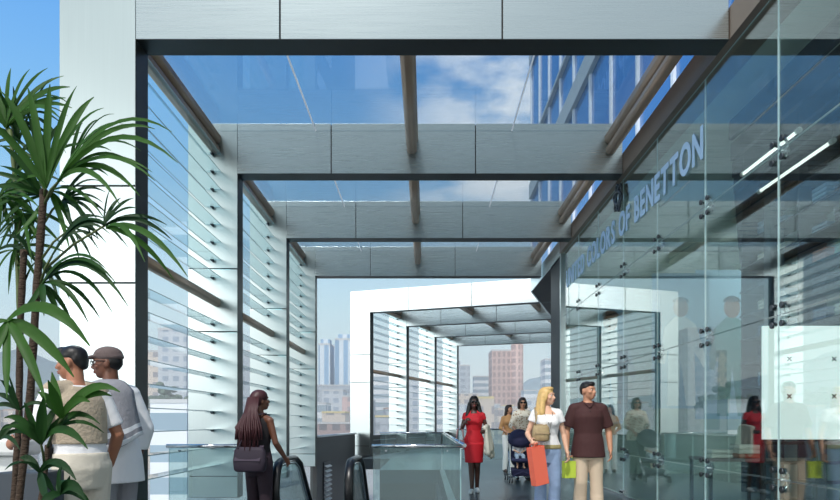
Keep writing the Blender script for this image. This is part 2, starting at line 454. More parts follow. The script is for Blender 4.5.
# shelf wall
sw = thing('shelving_unit', 'tall wall of dark shelves full of clothes inside the shop', 'shelving', (5.75, 9, .01))
SHELFM = mat('shelf slate', sr(40, 54, 74), .5)
q = MB(); q.box(6.0, 6.05, 6.4, 11.6, .01, 5.28); q.build('back_panel', mat('shelf back', sr(150, 172, 172), .7), sw)
SZ = [1.85+.42*k for k in range(8)]
for z in SZ:
    q = MB(); q.box(5.55, 6.0, 6.4, 11.6, z-.03, z); q.build('shelf', SHELFM, sw)
for y in (6.4, 8.1, 9.8, 11.56):
    q = MB(); q.box(5.58, 6.0, y, y+.04, .01, 5.28); q.build('upright', SHELFM, sw)
CLOTH = [mat('folded cloth %d' % i, c, .85, noise_amt=.15) for i, c in enumerate([sr(205, 215, 215), sr(80, 110, 150), sr(120, 160, 140), sr(190, 120, 100), sr(70, 80, 100), sr(225, 225, 215), sr(140, 170, 200)])]
CN = ['pale grey', 'blue', 'sage green', 'terracotta', 'dark navy', 'cream', 'light blue']
def stack(me_cache={}):
    if 'm' in me_cache: return me_cache['m']
    e = MB()
    for k in range(4):
        e.box(-.14, .14, -.17, .17, k*.055, k*.055+.05)
    bmesh.ops.bevel(e.bm, geom=list(e.bm.edges), offset=.02, segments=2, affect='EDGES')
    return e
for r, z in enumerate(SZ[:7]):
    for c in range(9):
        y = 6.75+c*.52
        if min(abs(y-q_) for q_ in (8.12, 9.82)) < .22: continue
        ci = random.randrange(7)
        for k in range(random.choice((2, 3, 4))):
            e = MB(); w = random.uniform(.15, .18)
            e.box(5.60, 5.92, y-w, y+w, z+.002+k*.06, z+.056+k*.06)
            o = e.build('folded_garment', CLOTH[ci], None, bevel=.018)
            tag(o, '%s folded garment in a stack on the shop shelves' % CN[ci], 'garment', '%s folded garments on the shop shelves' % CN[ci])
# hanging posters
PB = mat('poster blue', sr(150, 188, 212), .5, noise_amt=.1, nscale=2)
def poster(x0, x1, D, z0, z1, lab, suit, shift):
    t = thing('poster', lab, 'poster', ((x0+x1)/2, D, z0))
    e = MB(); e.box(x0, x1, D, D+.03, z0, z1); e.build('board', PB, t)
    cx = (x0+x1)/2+shift; h = (z1-z0); y = D-.004
    def flat(pts, name, m):
        e = MB(); a = [e.bm.verts.new((cx+u*h, y, z0+w*h)) for u, w in pts]; b_ = [e.bm.verts.new((cx+u*h, D, z0+w*h)) for u, w in pts]
        e.bm.faces.new(a); n = len(pts)
        for i in range(n): e.bm.faces.new([a[i], a[(i+1)%n], b_[(i+1)%n], b_[i]])
        e.build(name, m, t)
    flat([(-.10, .02), (-.02, .02), (0, .35), (.04, .02), (.11, .02), (.10, .42), (.17, .30), (.19, .36), (.11, .62), (.03, .68), (-.04, .68), (-.12, .60), (-.17, .34), (-.12, .33), (-.09, .45)], 'printed_figure', suit)
    flat([(.055*math.cos(i*PI/8), .745+.07*math.sin(i*PI/8)) for i in range(16)], 'printed_face', mat('print skin', sr(150, 110, 90), .6))
    flat([(.06*math.cos(i*PI/8), .785+.04*math.sin(i*PI/8)) for i in range(9)], 'printed_hair', mat('print hair', sr(50, 48, 50), .6))
poster(4.35, 5.45, 12.6, 1.5, 4.1, 'large blue poster of a standing figure in white inside the shop', mat('print white', sr(228, 234, 238), .6), .0)
poster(5.6, 6.9, 13.6, 1.3, 4.4, 'large blue poster of a figure in teal inside the shop', mat('print teal', sr(80, 140, 140), .6), .1)
poster(3.75, 4.3, 14.3, 1.2, 4.2, 'narrow blue poster of a figure in grey inside the shop', mat('print grey', sr(170, 182, 190), .6), 0)
# white display board on a black rack
rk = thing('display_rack', 'black metal rack inside the shop, carrying the bright white board', 'rack', (4.9, 8.0, .01))
for x in (4.12, 4.75, 5.38):
    q = MB(); q.box(x-.02, x+.02, 7.98, 8.04, .01, 2.4); q.build('post', BLACK, rk)
for z in (1.0, .76, .52, .28):
    q = MB(); q.box(4.10, 5.42, 7.95, 8.06, z-.035, z); q.build('rail', BLACK, rk)
wb = thing('display_board', 'bright white board with cross shaped fixings on the black shop rack', 'board', (4.75, 7.9, 1.03))
q = MB(); q.box(4.07, 5.44, 7.90, 7.945, 1.03, 2.40); q.build('panel', emit('glowing white', sr(245, 250, 248), .85), wb)  # white panel with emission of its own
for x in (4.38, 4.92):
    for z in (2.0, 1.55):
        q = MB()
        for s in (-1, 1):
            q.obox(Matrix.Translation((x, 7.895, z)) @ Matrix.Rotation(s*PI/4, 4, 'Y'), .035, .005, .006)
        q.build('cross_fixing', GUN, wb)
# display table with garments
tb = thing('display_table', 'glass sided display table inside the shop, near the black rack', 'table', (4.3, 9.2, .01))
q = MB(); q.box(3.85, 4.75, 8.9, 9.6, .70, .74); q.build('table_top', mat('table top', sr(150, 140, 138), .4), tb)
for x in (3.88, 4.72):
    for y in (8.93, 9.57):
        q = MB(); q.box(x-.02, x+.02, y-.02, y+.02, .01, .70); q.build('leg', GUN, tb)
for i, (x, y, k, c) in enumerate(((4.05, 9.1, 0, 5), (4.05, 9.1, 1, 5), (4.45, 9.15, 0, 3), (4.45, 9.15, 1, 5), (4.45, 9.15, 2, 5))):
    q = MB(); q.box(x-.15, x+.15, y-.16, y+.16, .742+k*.062, .80+k*.062)
    o = q.build('folded_garment', CLOTH[c], None, bevel=.018)
    tag(o, '%s folded garment on the display table in the shop, %s' % (CN[c], ['bottom of the left pile', 'top of the left pile', 'bottom of the right pile', 'middle of the right pile', 'top of the right pile'][i]), 'garment', 'folded garments on the display table')
# dark ceiling baffles
bf = thing('ceiling_baffles', 'row of dark slats hanging under the shop ceiling', 'ceiling baffles', (5.5, 8, 5.3))
for k in range(11):
    x = 4.05+k*.34
    q = MB(); q.box(x-.03, x+.03, 4.2, 2.0*x+.6, 4.98, 5.22); q.build('slat', SHELFM, bf)
    q = MB(); q.cyl((x, 6, 5.22), (x, 6, ZB+.02), .01, 6); q.build('hanger', GUN, bf)
# ceiling lamps of the shop; rear two added out of sight to brighten it
REAR_FILL = emit('unseen fill tube', (1, .98, .94, 1), 85)
LAMP = emit('lamp tube', (1, .98, .95, 1), 1.8)
for i, (x, y, L_) in enumerate(((4.55, 8.7, .7), (5.15, 9.2, .9), (7.2, 8.5, 1.5), (7.2, 12.8, 1.5))):
    t = thing('ceiling_light', 'long hanging tube lamp in the shop, %s' % ['nearest to the glass', 'second from the glass', 'unseen fill added behind the shelving, near end', 'unseen fill added behind the shelving, far end'][i], 'lamp', (x, y, 5.3), 0, 'shop tube lamps')
    q = MB(); q.cyl((x, y-L_, 4.80), (x, y+L_, 4.80), .022, 10); q.build('tube', LAMP if i < 2 else REAR_FILL, t)
    for s_ in (-1, 1):
        q = MB(); q.cyl((x, y+s_*L_*.96, 4.80), (x, y+s_*L_*1.04, 4.80), .036, 10); q.build('end_cap', WHITE, t)
        q = MB(); q.cyl((x, y+s_*L_, 4.83), (x, y+s_*L_, ZB+.02), .006, 6); q.build('hanger', GUN, t)
# ------------------------------------------------------------------ balustrades
def balustrade(name, lab, p0, p1, h=.95, base=-.3, npan=1):
    p0, p1 = Vector((*p0, 0)), Vector((*p1, 0)); d = (p1-p0); L = d.length; d.normalize(); n = Vector((-d.y, d.x, 0))
    t = thing('glass_balustrade', lab, 'balustrade', (p0+p1)/2, 0, 'glass balustrades around the escalator well')
    for k in range(npan):
        a = p0+d*(L*k/npan+.01); b_ = p0+d*(L*(k+1)/npan-.01)
        e = MB(); o = n*.008
        fs = e.hull8([a-o+Vector((0,0,base)), b_-o+Vector((0,0,base)), b_+o+Vector((0,0,base)), a+o+Vector((0,0,base)), a-o+Vector((0,0,h)), b_-o+Vector((0,0,h)), b_+o+Vector((0,0,h)), a+o+Vector((0,0,h))])
        fs[3].material_index = 1; fs[5].material_index = 1
        e.build('pane', [RAILGLASS, GEDGE], t)
        for q in (.15, .85):
            c = a+(b_-a)*q
            e = MB(); e.cyl(c-n*.012+Vector((0,0,h-.05)), c-n*.055+Vector((0,0,h-.05)), .012, 8); e.build('bracket', CHROME, t)
    e = MB(); z = Vector((0,0,h+.005))
    e.tube([p0+z-n*.05, p1+z-n*.05], .024, 12); e.build('handrail', CHROME, t)
    return t
balustrade('glass_balustrade', 'glass balustrade with steel handrail left of the woman with braids', (-3.07, 7.80), (-2.12, 7.80))
balustrade('glass_balustrade', 'glass balustrade facing the camera, right of the escalator', (-.64, 7.80), (.42, 7.80))
balustrade('glass_balustrade', 'long glass balustrade running back along the walkway beside the well', (.42, 7.95), (.42, 17.0), npan=5)
balustrade('glass_balustrade', 'glass balustrade across the back of the walkway, behind the woman in tan', (1.0, 21.6), (3.2, 21.6), h=1.0, base=.0)
balustrade('glass_balustrade', 'short far glass balustrade at the end of the well', (-1.2, 17.05), (.40, 17.05))

# ------------------------------------------------------------------ escalator
esc = thing('escalator', 'black and chrome escalator going down, between the glass balustrades', 'escalator', (-1.17, 7.2, 0))
def esc_path(x):
    pts = []
    for k in range(9):
        a = PI*1.5 - PI*k/8       # newel half round, low to high
        pts.append((x, 7.05+.28*math.cos(a)*1.0, .53+.30*math.sin(a)*1.0))
    pts += [(x, 7.4, .83), (x, 7.75, .82), (x, 8.05, .74)]
    for k in range(1, 9): pts.append((x, 8.05+k*.9, .74-k*.72))
    return pts
for x in (-1.56, -.80):
    pts = [Vector(p) for p in esc_path(x)]
    e = MB(); e.tube(pts, .048, 10, r2=.028, ref=(1, 0, 0)); e.build('handrail', BLACK, esc)
    inner = []
    for i, p in enumerate(pts):
        dd = (pts[min(i+1, len(pts)-1)]-pts[max(i-1, 0)]).normalized()
        nn = Vector((1, 0, 0)).cross(dd).normalized()
        inner.append(p - nn*-.055 if False else p + nn*(-.055 if (p+nn*-.055 - Vector((x, 7.3, .4))).length < (p+nn*.055 - Vector((x, 7.3, .4))).length or i > 9 else .055))
    inner = [p for p in inner]
    e = MB(); e.tube(inner, .02, 8); e.build('rail_guide', CHROME, esc)
    # glass side: strip between guide and skirt
    e = MB(); top = inner[4:]
    for s in (-.006, .006):
        vs = [e.bm.verts.new((x+s, p.y, p.z)) for p in top]; vb = [e.bm.verts.new((x+s, max(p.y, 6.85), (p.z-.66))) for p in top]
        for i in range(len(top)-1): e.bm.faces.new([vs[i], vs[i+1], vb[i+1], vb[i]])
    e.build('side_glass', RAILGLASS, esc)
    e = MB(); s0 = [(x, 6.8, -.02), (x, 8.05, -.02)]+[(x, 8.05+k*.9, -.04-k*.72) for k in range(1, 9)]
    for a, b_ in zip(s0[:-1], s0[1:]):
        e.hull8([(x-.05, a[1], a[2]-.3), (x+.05, a[1], a[2]-.3), (x+.05, b_[1], b_[2]-.3), (x-.05, b_[1], b_[2]-.3), (x-.05, a[1], a[2]+.10), (x+.05, a[1], a[2]+.10), (x+.05, b_[1], b_[2]+.10), (x-.05, b_[1], b_[2]+.10)])
    e.build('skirt', GUN, esc)
    e = MB(); e.box(x-.045, x+.045, 6.84, 7.1, .0, .26); e.build('newel_base', BLACK, esc, bevel=.01)
e = MB(); e.box(-1.50, -.86, 6.7, 7.55, -.03, .004); e.build('comb_plate', CHROME, esc)
for k in range(18):
    e = MB(); y = 7.56+k*.4; z = -.0-(max(0, k-1))*.32
    e.box(-1.49, -.87, y, y+.42, z-.32, z-.015)
    for g in range(12): e.box(-1.47+g*.05, -1.45+g*.05, y+.01, y+.41, z-.015, z)
    e.build('step', GUN, esc)

# ------------------------------------------------------------------ terrace edge on the left
pw = MB(); pw.box(-7, -2.88, 4.62, 4.80, 0, 1.0); pw.box(-7, -2.84, 4.56, 4.86, 1.0, 1.13)
tag(pw.build('wall_parapet', WHITE, bevel=.03), 'white parapet with a rounded cap, left of the two men', 'wall', kind='structure')
pb = MB(); pb.box(-2.64, -2.36, 4.02, 4.28, 0, .93)
tag(pb.build('planter_box', mat('planter slate', sr(52, 62, 72), .4), bevel=.01), 'dark slate planter box behind the palm stems', 'planter')

# ------------------------------------------------------------------ glass tower above the shop
TW = glass('tower glass', sr(30, 60, 110), .25)
m, nt, b_ = newmat('tower blue glass'); b_.inputs['Base Color'].default_value = sr(70, 128, 190); b_.inputs['Roughness'].default_value = .12; b_.inputs['Metallic'].default_value = .35
TWM = m
tw = thing('glass_tower', 'tall blue glass tower with white mullions rising above the shop roof', 'building', (17, 40, -12))
e = MB(); e.box(10.5, 24, 2, 64.9, 12.5, 70); e.build('curtain_wall', TWM, tw)
MAT_COL = mat('concrete', sr(170, 172, 172), .8)
MUL = mat('mullion white', sr(225, 232, 238), .4)
for k in range(14):
    y = 64.9-k*4.66
    if y < 3: break
    e = MB(); e.box(10.36, 10.5, y-.14, y+.14, 12.5, 70); e.build('mullion', MUL, tw)
for cx_, cy_ in ((13, 10), (13, 28), (22, 10), (22, 28)):
    e = MB(); e.box(cx_-.8, cx_+.8, cy_-.8, cy_+.8, -14, 12.6); e.build('support_column', MAT_COL, tw)
SPAN = mat('spandrel grey', sr(176, 184, 186), .5)
for z0, z1 in ((14.6, 15.0), (23.3, 24.75), (27.9, 28.2), (36.5, 38.0)):
    e = MB(); e.box(10.2, 10.5, 2, 64.9, z0, z1); e.build('floor_band', SPAN, tw)

# ------------------------------------------------------------------ the city
def bmat(name, wall, win, cols, rows, frac=.6, rough=.7):
    """wall with rows of windows, from object coordinates"""
    if name in MATS: return MATS[name]
    m, nt, b = newmat(name); N = nt.nodes.new; L = nt.links.new
    tc = N('ShaderNodeTexCoord'); br = N('ShaderNodeTexBrick'); br.offset = 0
    mp = N('ShaderNodeMapping'); sp = N('ShaderNodeSeparateXYZ'); cm = N('ShaderNodeCombineXYZ'); ad = N('ShaderNodeMath'); ad.operation = 'ADD'
    L(tc.outputs['Object'], sp.inputs[0]); L(sp.outputs['X'], ad.inputs[0]); L(sp.outputs['Y'], ad.inputs[1])
    L(ad.outputs[0], cm.inputs['X']); L(sp.outputs['Z'], cm.inputs['Y']); L(cm.outputs[0], br.inputs['Vector'])
    br.inputs['Scale'].default_value = 1; br.inputs['Brick Width'].default_value = cols; br.inputs['Row Height'].default_value = rows
    br.inputs['Mortar Size'].default_value = frac; br.inputs['Mortar Smooth'].default_value = 0; br.inputs['Bias'].default_value = 0
    br.inputs['Color1'].default_value = win; br.inputs['Color2'].default_value = tuple(c*.85 for c in win[:3])+(1,); br.inputs['Mortar'].default_value = wall
    L(br.outputs['Color'], b.inputs['Base Color']); b.inputs['Roughness'].default_value = rough
    MATS[name] = m; return m

def building(lab, px0, px1, py, D, mat_, depth=12, cat='building', base=-14, roof=None, parts=None, group=None, ang=0.0):
    p0 = at(px0, py, D); p1 = at(px1, py, D); w = (p1.x-p0.x)/2; cx = (p0.x+p1.x)/2
    t = thing('city_building', lab, cat, (cx, D+depth/2, base), ang, group)
    e = MB(); e.box(-w, w, -depth/2, depth/2, 0, p0.z-base); e.build('block', mat_, t, local=True)
    h = p0.z-base
    e = MB(); e.box(-w*1.02, w*1.02, -depth*.51, depth*.51, h, h+.02*(p0.z+14)*.6+.2); e.build('roof', roof or mat('roof pale', sr(200, 204, 206), .8), t, local=True)
    for k, (fx, fw, fh) in enumerate(parts or []):
        e = MB(); e.box(w*(fx-fw), w*(fx+fw), -depth*.3, depth*.2, h, h+fh); e.build('roof_block', mat_, t, local=True)
    return t, w, h, depth
HZ = [sr(196, 206, 212), sr(206, 200, 198), sr(186, 198, 206), sr(214, 210, 200), sr(200, 188, 186)]
W1 = bmat('slate windows', sr(196, 206, 214), sr(156, 176, 194), 3.2, 3.0, .7)  # city walls and windows paled: haze put into their colours
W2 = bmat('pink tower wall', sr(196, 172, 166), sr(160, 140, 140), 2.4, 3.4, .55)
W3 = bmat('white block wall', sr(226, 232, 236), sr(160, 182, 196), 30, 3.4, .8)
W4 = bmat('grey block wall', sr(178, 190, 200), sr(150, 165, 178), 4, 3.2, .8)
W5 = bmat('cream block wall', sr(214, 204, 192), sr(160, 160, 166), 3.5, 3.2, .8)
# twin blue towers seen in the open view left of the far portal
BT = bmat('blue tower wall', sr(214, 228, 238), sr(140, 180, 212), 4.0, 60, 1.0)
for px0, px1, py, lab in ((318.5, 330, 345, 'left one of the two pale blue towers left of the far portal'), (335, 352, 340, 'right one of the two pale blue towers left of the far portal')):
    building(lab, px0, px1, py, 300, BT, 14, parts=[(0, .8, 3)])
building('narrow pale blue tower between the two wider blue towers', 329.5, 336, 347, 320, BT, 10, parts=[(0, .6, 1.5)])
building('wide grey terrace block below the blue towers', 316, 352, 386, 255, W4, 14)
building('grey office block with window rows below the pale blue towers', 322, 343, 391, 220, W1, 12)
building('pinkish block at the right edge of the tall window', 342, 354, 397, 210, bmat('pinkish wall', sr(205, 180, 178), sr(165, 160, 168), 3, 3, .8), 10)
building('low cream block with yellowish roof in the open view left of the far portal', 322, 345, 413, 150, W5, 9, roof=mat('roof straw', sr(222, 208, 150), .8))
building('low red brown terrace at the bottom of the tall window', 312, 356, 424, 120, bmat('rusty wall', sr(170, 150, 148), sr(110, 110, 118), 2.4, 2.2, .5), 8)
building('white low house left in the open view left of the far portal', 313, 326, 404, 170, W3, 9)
# through the far portal
t, w, h, dp = building('pinkish brown office tower with rounded corner, seen through the far portal', 492, 523, 351, 330, W2, 18, parts=[(.82, .16, 4.0)])
e = MB()
for k in range(12): pass
e.loft([[Vector((w*.62+w*.40*math.cos(2*PI*i/20), -dp*.5+w*.35*math.sin(2*PI*i/20), z)) for i in range(20)] for z in (0, h+3.2)], smooth=True); e.build('corner_drum', W2, t, local=True)
building('grey apartment tower left of the pinkish tower', 456, 470, 366, 340, W4, 12, parts=[(-.6, .25, 3)])
building('white office block with ribbon windows beside the pinkish tower', 474, 494, 377, 362, W3, 10)
building('pale tower at the right end of the far portal view', 545, 556, 360, 300, W3, 12)
building('low white block under the hill in the far portal view', 524, 541, 391, 300, W3, 10)
building('long pale block right of the pinkish tower', 522, 552, 399, 250, W1, 10)
building('grey block in front of the white office block', 456, 478, 394, 280, W5, 10)
building('wide low block behind the woman in red', 455, 500, 405, 200, W1, 10)
building('cream low block behind the woman with the stroller', 498, 530, 408, 172, W5, 10)
building('low grey block behind the blonde woman', 522, 556, 414, 160, W4, 9)
# through the louvres
building('grey office slab seen between the glass louvre blades on the left', 158, 186, 330, 200, W1, 12)
building('pale block left of the grey slab behind the louvres', 146, 161, 352, 210, W5, 12)
building('white long block seen low through the near louvres', 150, 187, 403, 69, W3, 6)
building('white block behind the far portal louvres', 372, 392, 372, 260, W3, 12)
building('tall pale block behind the second far louvre bay', 404, 420, 380, 250, W1, 12)
building('pale block behind the last far louvre bay', 433, 446, 385, 240, W3, 12)
building('grey block behind the second near louvre bay', 243, 262, 352, 230, W4, 12)
rr = random.Random(3)
OCC = [o for o in COL.objects if o.name.startswith('city_building')]
occ = []
for o in OCC:
    bl = [q for q in o.children][0]; xs = [v.co.x for v in bl.data.vertices]; ys = [v.co.y for v in bl.data.vertices]
    occ.append((o.location.x, o.location.y, max(xs)*1.1+max(ys)*1.1))
made = 0; tries = 0
while made < 85 and tries < 4000:
    tries += 1
    D = rr.uniform(130, 480); px = rr.choice((rr.uniform(-30, 60), rr.uniform(140, 300), rr.uniform(300, 460), rr.uniform(455, 560)))
    pw_ = rr.uniform(9, 20)*180/D; top = rr.uniform(398, 420) if px > 70 else rr.uniform(406, 420); dep = rr.uniform(5, 10)
    p0, p1 = at(px, top, D), at(px+pw_, top, D); rad = (p1.x-p0.x)/2*1.05+dep/2; cx = (p0.x+p1.x)/2; cy = D+dep/2
    if any((cx-a)**2+(cy-b)**2 < (rad+r_)**2*.8 for a, b, r_ in occ): continue
    occ.append((cx, cy, rad)); made += 1
    building('small hazy low building in the far cityscape', px, px+pw_, top, D, rr.choice((W1, W4, W5, W3)), dep, group='small hazy low buildings of the city', ang=rr.uniform(-.3, .3),
             roof=rr.choice((mat('roof pale', sr(200, 204, 206), .8), mat('roof rust', sr(178, 150, 140), .8), mat('roof straw', sr(222, 208, 150), .8))))
# hills
def hill(lab, pts, D, col, name):
    """ridge line from pixels at distance D, with a real rounded bulk"""
    e = MB(); rows = []
    fine = []
    for (x0, y0), (x1, y1) in zip(pts[:-1], pts[1:]):
        for k in range(6): fine.append((x0+(x1-x0)*k/6, y0+(y1-y0)*k/6))
    fine.append(pts[-1])
    for j in range(9):
        f_ = j/8; row = []
        for px, py in fine:
            p = at(px, py, D); hgt = (p.z+14)*(math.sin(f_*PI)**.7 if 0 < j < 8 else 0) + (noise.noise(Vector((px*.09, j*.7, 3)))*4 if 0 < j < 8 else 0)
            row.append(Vector((p.x, D+(f_-.5)*260, -14+hgt)))
        rows.append(row)
    e.loft(rows, caps=False, closed=False)
    tag(e.build('hills', mat(name, col, .9, noise_amt=.3, nscale=.06)), lab, 'hills', kind='structure')
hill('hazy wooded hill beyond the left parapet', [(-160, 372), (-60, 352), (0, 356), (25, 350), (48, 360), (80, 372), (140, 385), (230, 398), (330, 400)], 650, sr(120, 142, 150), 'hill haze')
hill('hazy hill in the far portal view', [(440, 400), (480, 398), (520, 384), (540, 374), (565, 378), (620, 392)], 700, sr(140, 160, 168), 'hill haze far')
# trees on the low ground
for k, (px, py, D, s) in enumerate(((44, 384, 240, 8), (54, 390, 225, 7), (165, 388, 116, 4.5), (187, 395, 108, 2.4), (155, 394, 106, 3.5))):
    t = thing('tree', ['dark round tree on the hillside beyond the two men', 'smaller dark tree at the left edge of the wide steel column', 'round tree in front of the grey slab, behind the louvres', 'smaller tree right of the round tree behind the louvres', 'small tree left of the round tree behind the louvres'][k], 'tree', (at(px, py, D).x, D, -14))
    c = at(px, py, D); e = MB()
    for q in range(40): e.ell((c.x+rr.gauss(0, s*.3), D+rr.gauss(0, s*.3), c.z-s*.5+rr.gauss(0, s*.2)), s*.17, s*.17, s*.13, n=7, k=5)
    e.build('crown', mat('far foliage', sr(88, 112, 96), .9, noise_amt=.4, nscale=1.5), t)
    e = MB(); e.cyl((c.x, D, -14), (c.x, D, c.z-s*.5), s*.06, 8); e.build('trunk', mat('bark', sr(82, 66, 52), .9), t)
g = MB(); g.box(-900, 900, -300, 1500, -14.5, -14)
tag(g.build('ground', mat('city ground', sr(168, 176, 178), .9, noise_amt=.2, nscale=.05)), 'hazy low ground of the city', 'ground', kind='structure')

# haze lying over the low city
hm = bpy.data.materials.new('city haze'); hm.use_nodes = True; nt = hm.node_tree; nt.nodes.clear()
ho = nt.nodes.new('ShaderNodeOutputMaterial'); vs_ = nt.nodes.new('ShaderNodeVolumeScatter'); vs_.inputs['Color'].default_value = (.97, .99, 1, 1); vs_.inputs['Density'].default_value = .014; vs_.inputs['Anisotropy'].default_value = 0
hc = nt.nodes.new('ShaderNodeTexCoord'); hs = nt.nodes.new('ShaderNodeSeparateXYZ'); hr = nt.nodes.new('ShaderNodeMapRange')
hr.inputs['From Min'].default_value = -14; hr.inputs['From Max'].default_value = 55; hr.inputs['To Min'].default_value = .027; hr.inputs['To Max'].default_value = 0; hr.interpolation_type = 'SMOOTHERSTEP'
nt.links.new(hc.outputs['Object'], hs.inputs[0]); nt.links.new(hs.outputs['Z'], hr.inputs['Value']); nt.links.new(hr.outputs[0], vs_.inputs['Density'])
nt.links.new(vs_.outputs[0], ho.inputs['Volume'])
g = MB(); g.box(-700, 700, 77, 99, -13.9, 110)
tag(g.build('haze', hm), 'thin pale haze hanging in front of the city', 'haze', kind='stuff')

# ------------------------------------------------------------------ sky, sun, camera
w = bpy.data.worlds.new('sky'); scene.world = w; w.use_nodes = True
nt = w.node_tree; nt.nodes.clear(); N = nt.nodes.new; L = nt.links.new
out = N('ShaderNodeOutputWorld'); bg = N('ShaderNodeBackground'); tc = N('ShaderNodeTexCoord'); sp = N('ShaderNodeSeparateXYZ')
L(tc.outputs['Generated'], sp.inputs[0])
def ramp(stops):
    r = N('ShaderNodeValToRGB'); e = r.color_ramp.elements
    while len(e) < len(stops): e.new(.5)
    for el, (p, c) in zip(e, stops): el.position = p; el.color = c
    L(sp.outputs['Z'], r.inputs[0]); return r
front = ramp([(0, sr(236, 243, 246)), (.07, sr(226, 246, 252)), (.17, sr(205, 240, 253)), (.33, sr(142, 200, 245)), (.5, sr(112, 176, 242)), (1, sr(70, 125, 205))])
back = ramp([(0, (.20, .22, .23, 1)), (.02, (.8, .82, .84, 1)), (.15, (.62, .67, .69, 1)), (.30, (.35, .39, .40, 1)), (.40, (.37, .41, .43, 1)), (.52, (.60, .68, .75, 1)), (.7, (.34, .42, .52, 1)), (1, (.12, .22, .40, 1))])
mr = N('ShaderNodeMapRange'); mr.interpolation_type = 'SMOOTHSTEP'; mr.inputs['From Min'].default_value = .25; mr.inputs['From Max'].default_value = -.25
L(sp.outputs['Y'], mr.inputs['Value'])
bs = N('ShaderNodeMix'); bs.data_type = 'RGBA'; bs.blend_type = 'MULTIPLY'; bs.inputs['Factor'].default_value = 1
bs.clamp_result = False
L(back.outputs[0], bs.inputs['A']); bs.inputs['B'].default_value = (1.25, 1.25, 1.25, 1)
# clouds on a flat layer
mz = N('ShaderNodeMath'); mz.operation = 'ADD'; mz.inputs[1].default_value = .08; L(sp.outputs['Z'], mz.inputs[0])
dx = N('ShaderNodeMath'); dx.operation = 'DIVIDE'; L(sp.outputs['X'], dx.inputs[0]); L(mz.outputs[0], dx.inputs[1])
dy = N('ShaderNodeMath'); dy.operation = 'DIVIDE'; L(sp.outputs['Y'], dy.inputs[0]); L(mz.outputs[0], dy.inputs[1])
cv = N('ShaderNodeCombineXYZ'); L(dx.outputs[0], cv.inputs[0]); L(dy.outputs[0], cv.inputs[1])
nz = N('ShaderNodeTexNoise'); nz.inputs['Scale'].default_value = 2.6; nz.inputs['Detail'].default_value = 6; nz.inputs['Roughness'].default_value = .55; L(cv.outputs[0], nz.inputs['Vector'])
cm = N('ShaderNodeMapRange'); cm.interpolation_type = 'SMOOTHSTEP'; cm.inputs['From Min'].default_value = .36; cm.inputs['From Max'].default_value = .58; L(nz.outputs['Fac'], cm.inputs['Value'])
mk = N('ShaderNodeMapRange'); mk.interpolation_type = 'SMOOTHSTEP'; mk.inputs['From Min'].default_value = -.12; mk.inputs['From Max'].default_value = .12; L(sp.outputs['X'], mk.inputs['Value'])
mk2 = N('ShaderNodeMapRange'); mk2.interpolation_type = 'SMOOTHSTEP'; mk2.inputs['From Min'].default_value = .22; mk2.inputs['From Max'].default_value = .36; L(sp.outputs['Z'], mk2.inputs['Value'])
m1 = N('ShaderNodeMath'); m1.operation = 'MULTIPLY'; L(cm.outputs[0], m1.inputs[0]); L(mk.outputs[0], m1.inputs[1])
m2 = N('ShaderNodeMath'); m2.operation = 'MULTIPLY'; L(m1.outputs[0], m2.inputs[0]); L(mk2.outputs[0], m2.inputs[1])
fc = N('ShaderNodeMix'); fc.data_type = 'RGBA'; L(m2.outputs[0], fc.inputs['Factor']); L(front.outputs[0], fc.inputs['A']); fc.inputs['B'].default_value = (1.25, 1.28, 1.3, 1)
fin = N('ShaderNodeMix'); fin.data_type = 'RGBA'; L(mr.outputs[0], fin.inputs['Factor']); L(fc.outputs['Result'], fin.inputs['A']); L(bs.outputs['Result'], fin.inputs['B'])
# glow added low in the sky, behind the camera to its left, whitening the steel
gd = N('ShaderNodeVectorMath'); gd.operation = 'DOT_PRODUCT'; L(tc.outputs['Generated'], gd.inputs[0]); gd.inputs[1].default_value = Vector((-.62, -.76, .13)).normalized()
gm = N('ShaderNodeMapRange'); gm.interpolation_type = 'SMOOTHSTEP'; gm.inputs['From Min'].default_value = .86; gm.inputs['From Max'].default_value = .98; gm.inputs['To Max'].default_value = 4.8; L(gd.outputs['Value'], gm.inputs['Value'])
gz = N('ShaderNodeMapRange'); gz.interpolation_type = 'SMOOTHSTEP'; gz.inputs['From Min'].default_value = .02; gz.inputs['From Max'].default_value = .09; L(sp.outputs['Z'], gz.inputs['Value'])
gg = N('ShaderNodeMath'); gg.operation = 'MULTIPLY'; L(gm.outputs[0], gg.inputs[0]); gt = N('ShaderNodeMapRange'); gt.interpolation_type = 'SMOOTHSTEP'; gt.inputs['From Min'].default_value = .42; gt.inputs['From Max'].default_value = .14; L(sp.outputs['Z'], gt.inputs['Value'])
g2 = N('ShaderNodeMath'); g2.operation = 'MULTIPLY'; L(gz.outputs[0], g2.inputs[0]); L(gt.outputs[0], g2.inputs[1]); L(g2.outputs[0], gg.inputs[1])
ga = N('ShaderNodeMix'); ga.data_type = 'RGBA'; ga.blend_type = 'ADD'; ga.inputs['Factor'].default_value = 1; ga.clamp_result = False; L(fin.outputs['Result'], ga.inputs['A']); L(gg.outputs[0], ga.inputs['B'])
L(ga.outputs['Result'], bg.inputs['Color']); bg.inputs['Strength'].default_value = 1.0; L(bg.outputs[0], out.inputs[0])

sun = bpy.data.lights.new('sun', 'SUN'); sun.energy = 2.8; sun.angle = .01; sun.color = (1, .96, .90)
so = link(bpy.data.objects.new('sun', sun))
az, el = math.radians(16), math.radians(57)          # from behind the camera, left
dv = Vector((math.sin(az)*math.cos(el), math.cos(az)*math.cos(el), -math.sin(el)))
so.rotation_euler = dv.to_track_quat('-Z', 'Y').to_euler()

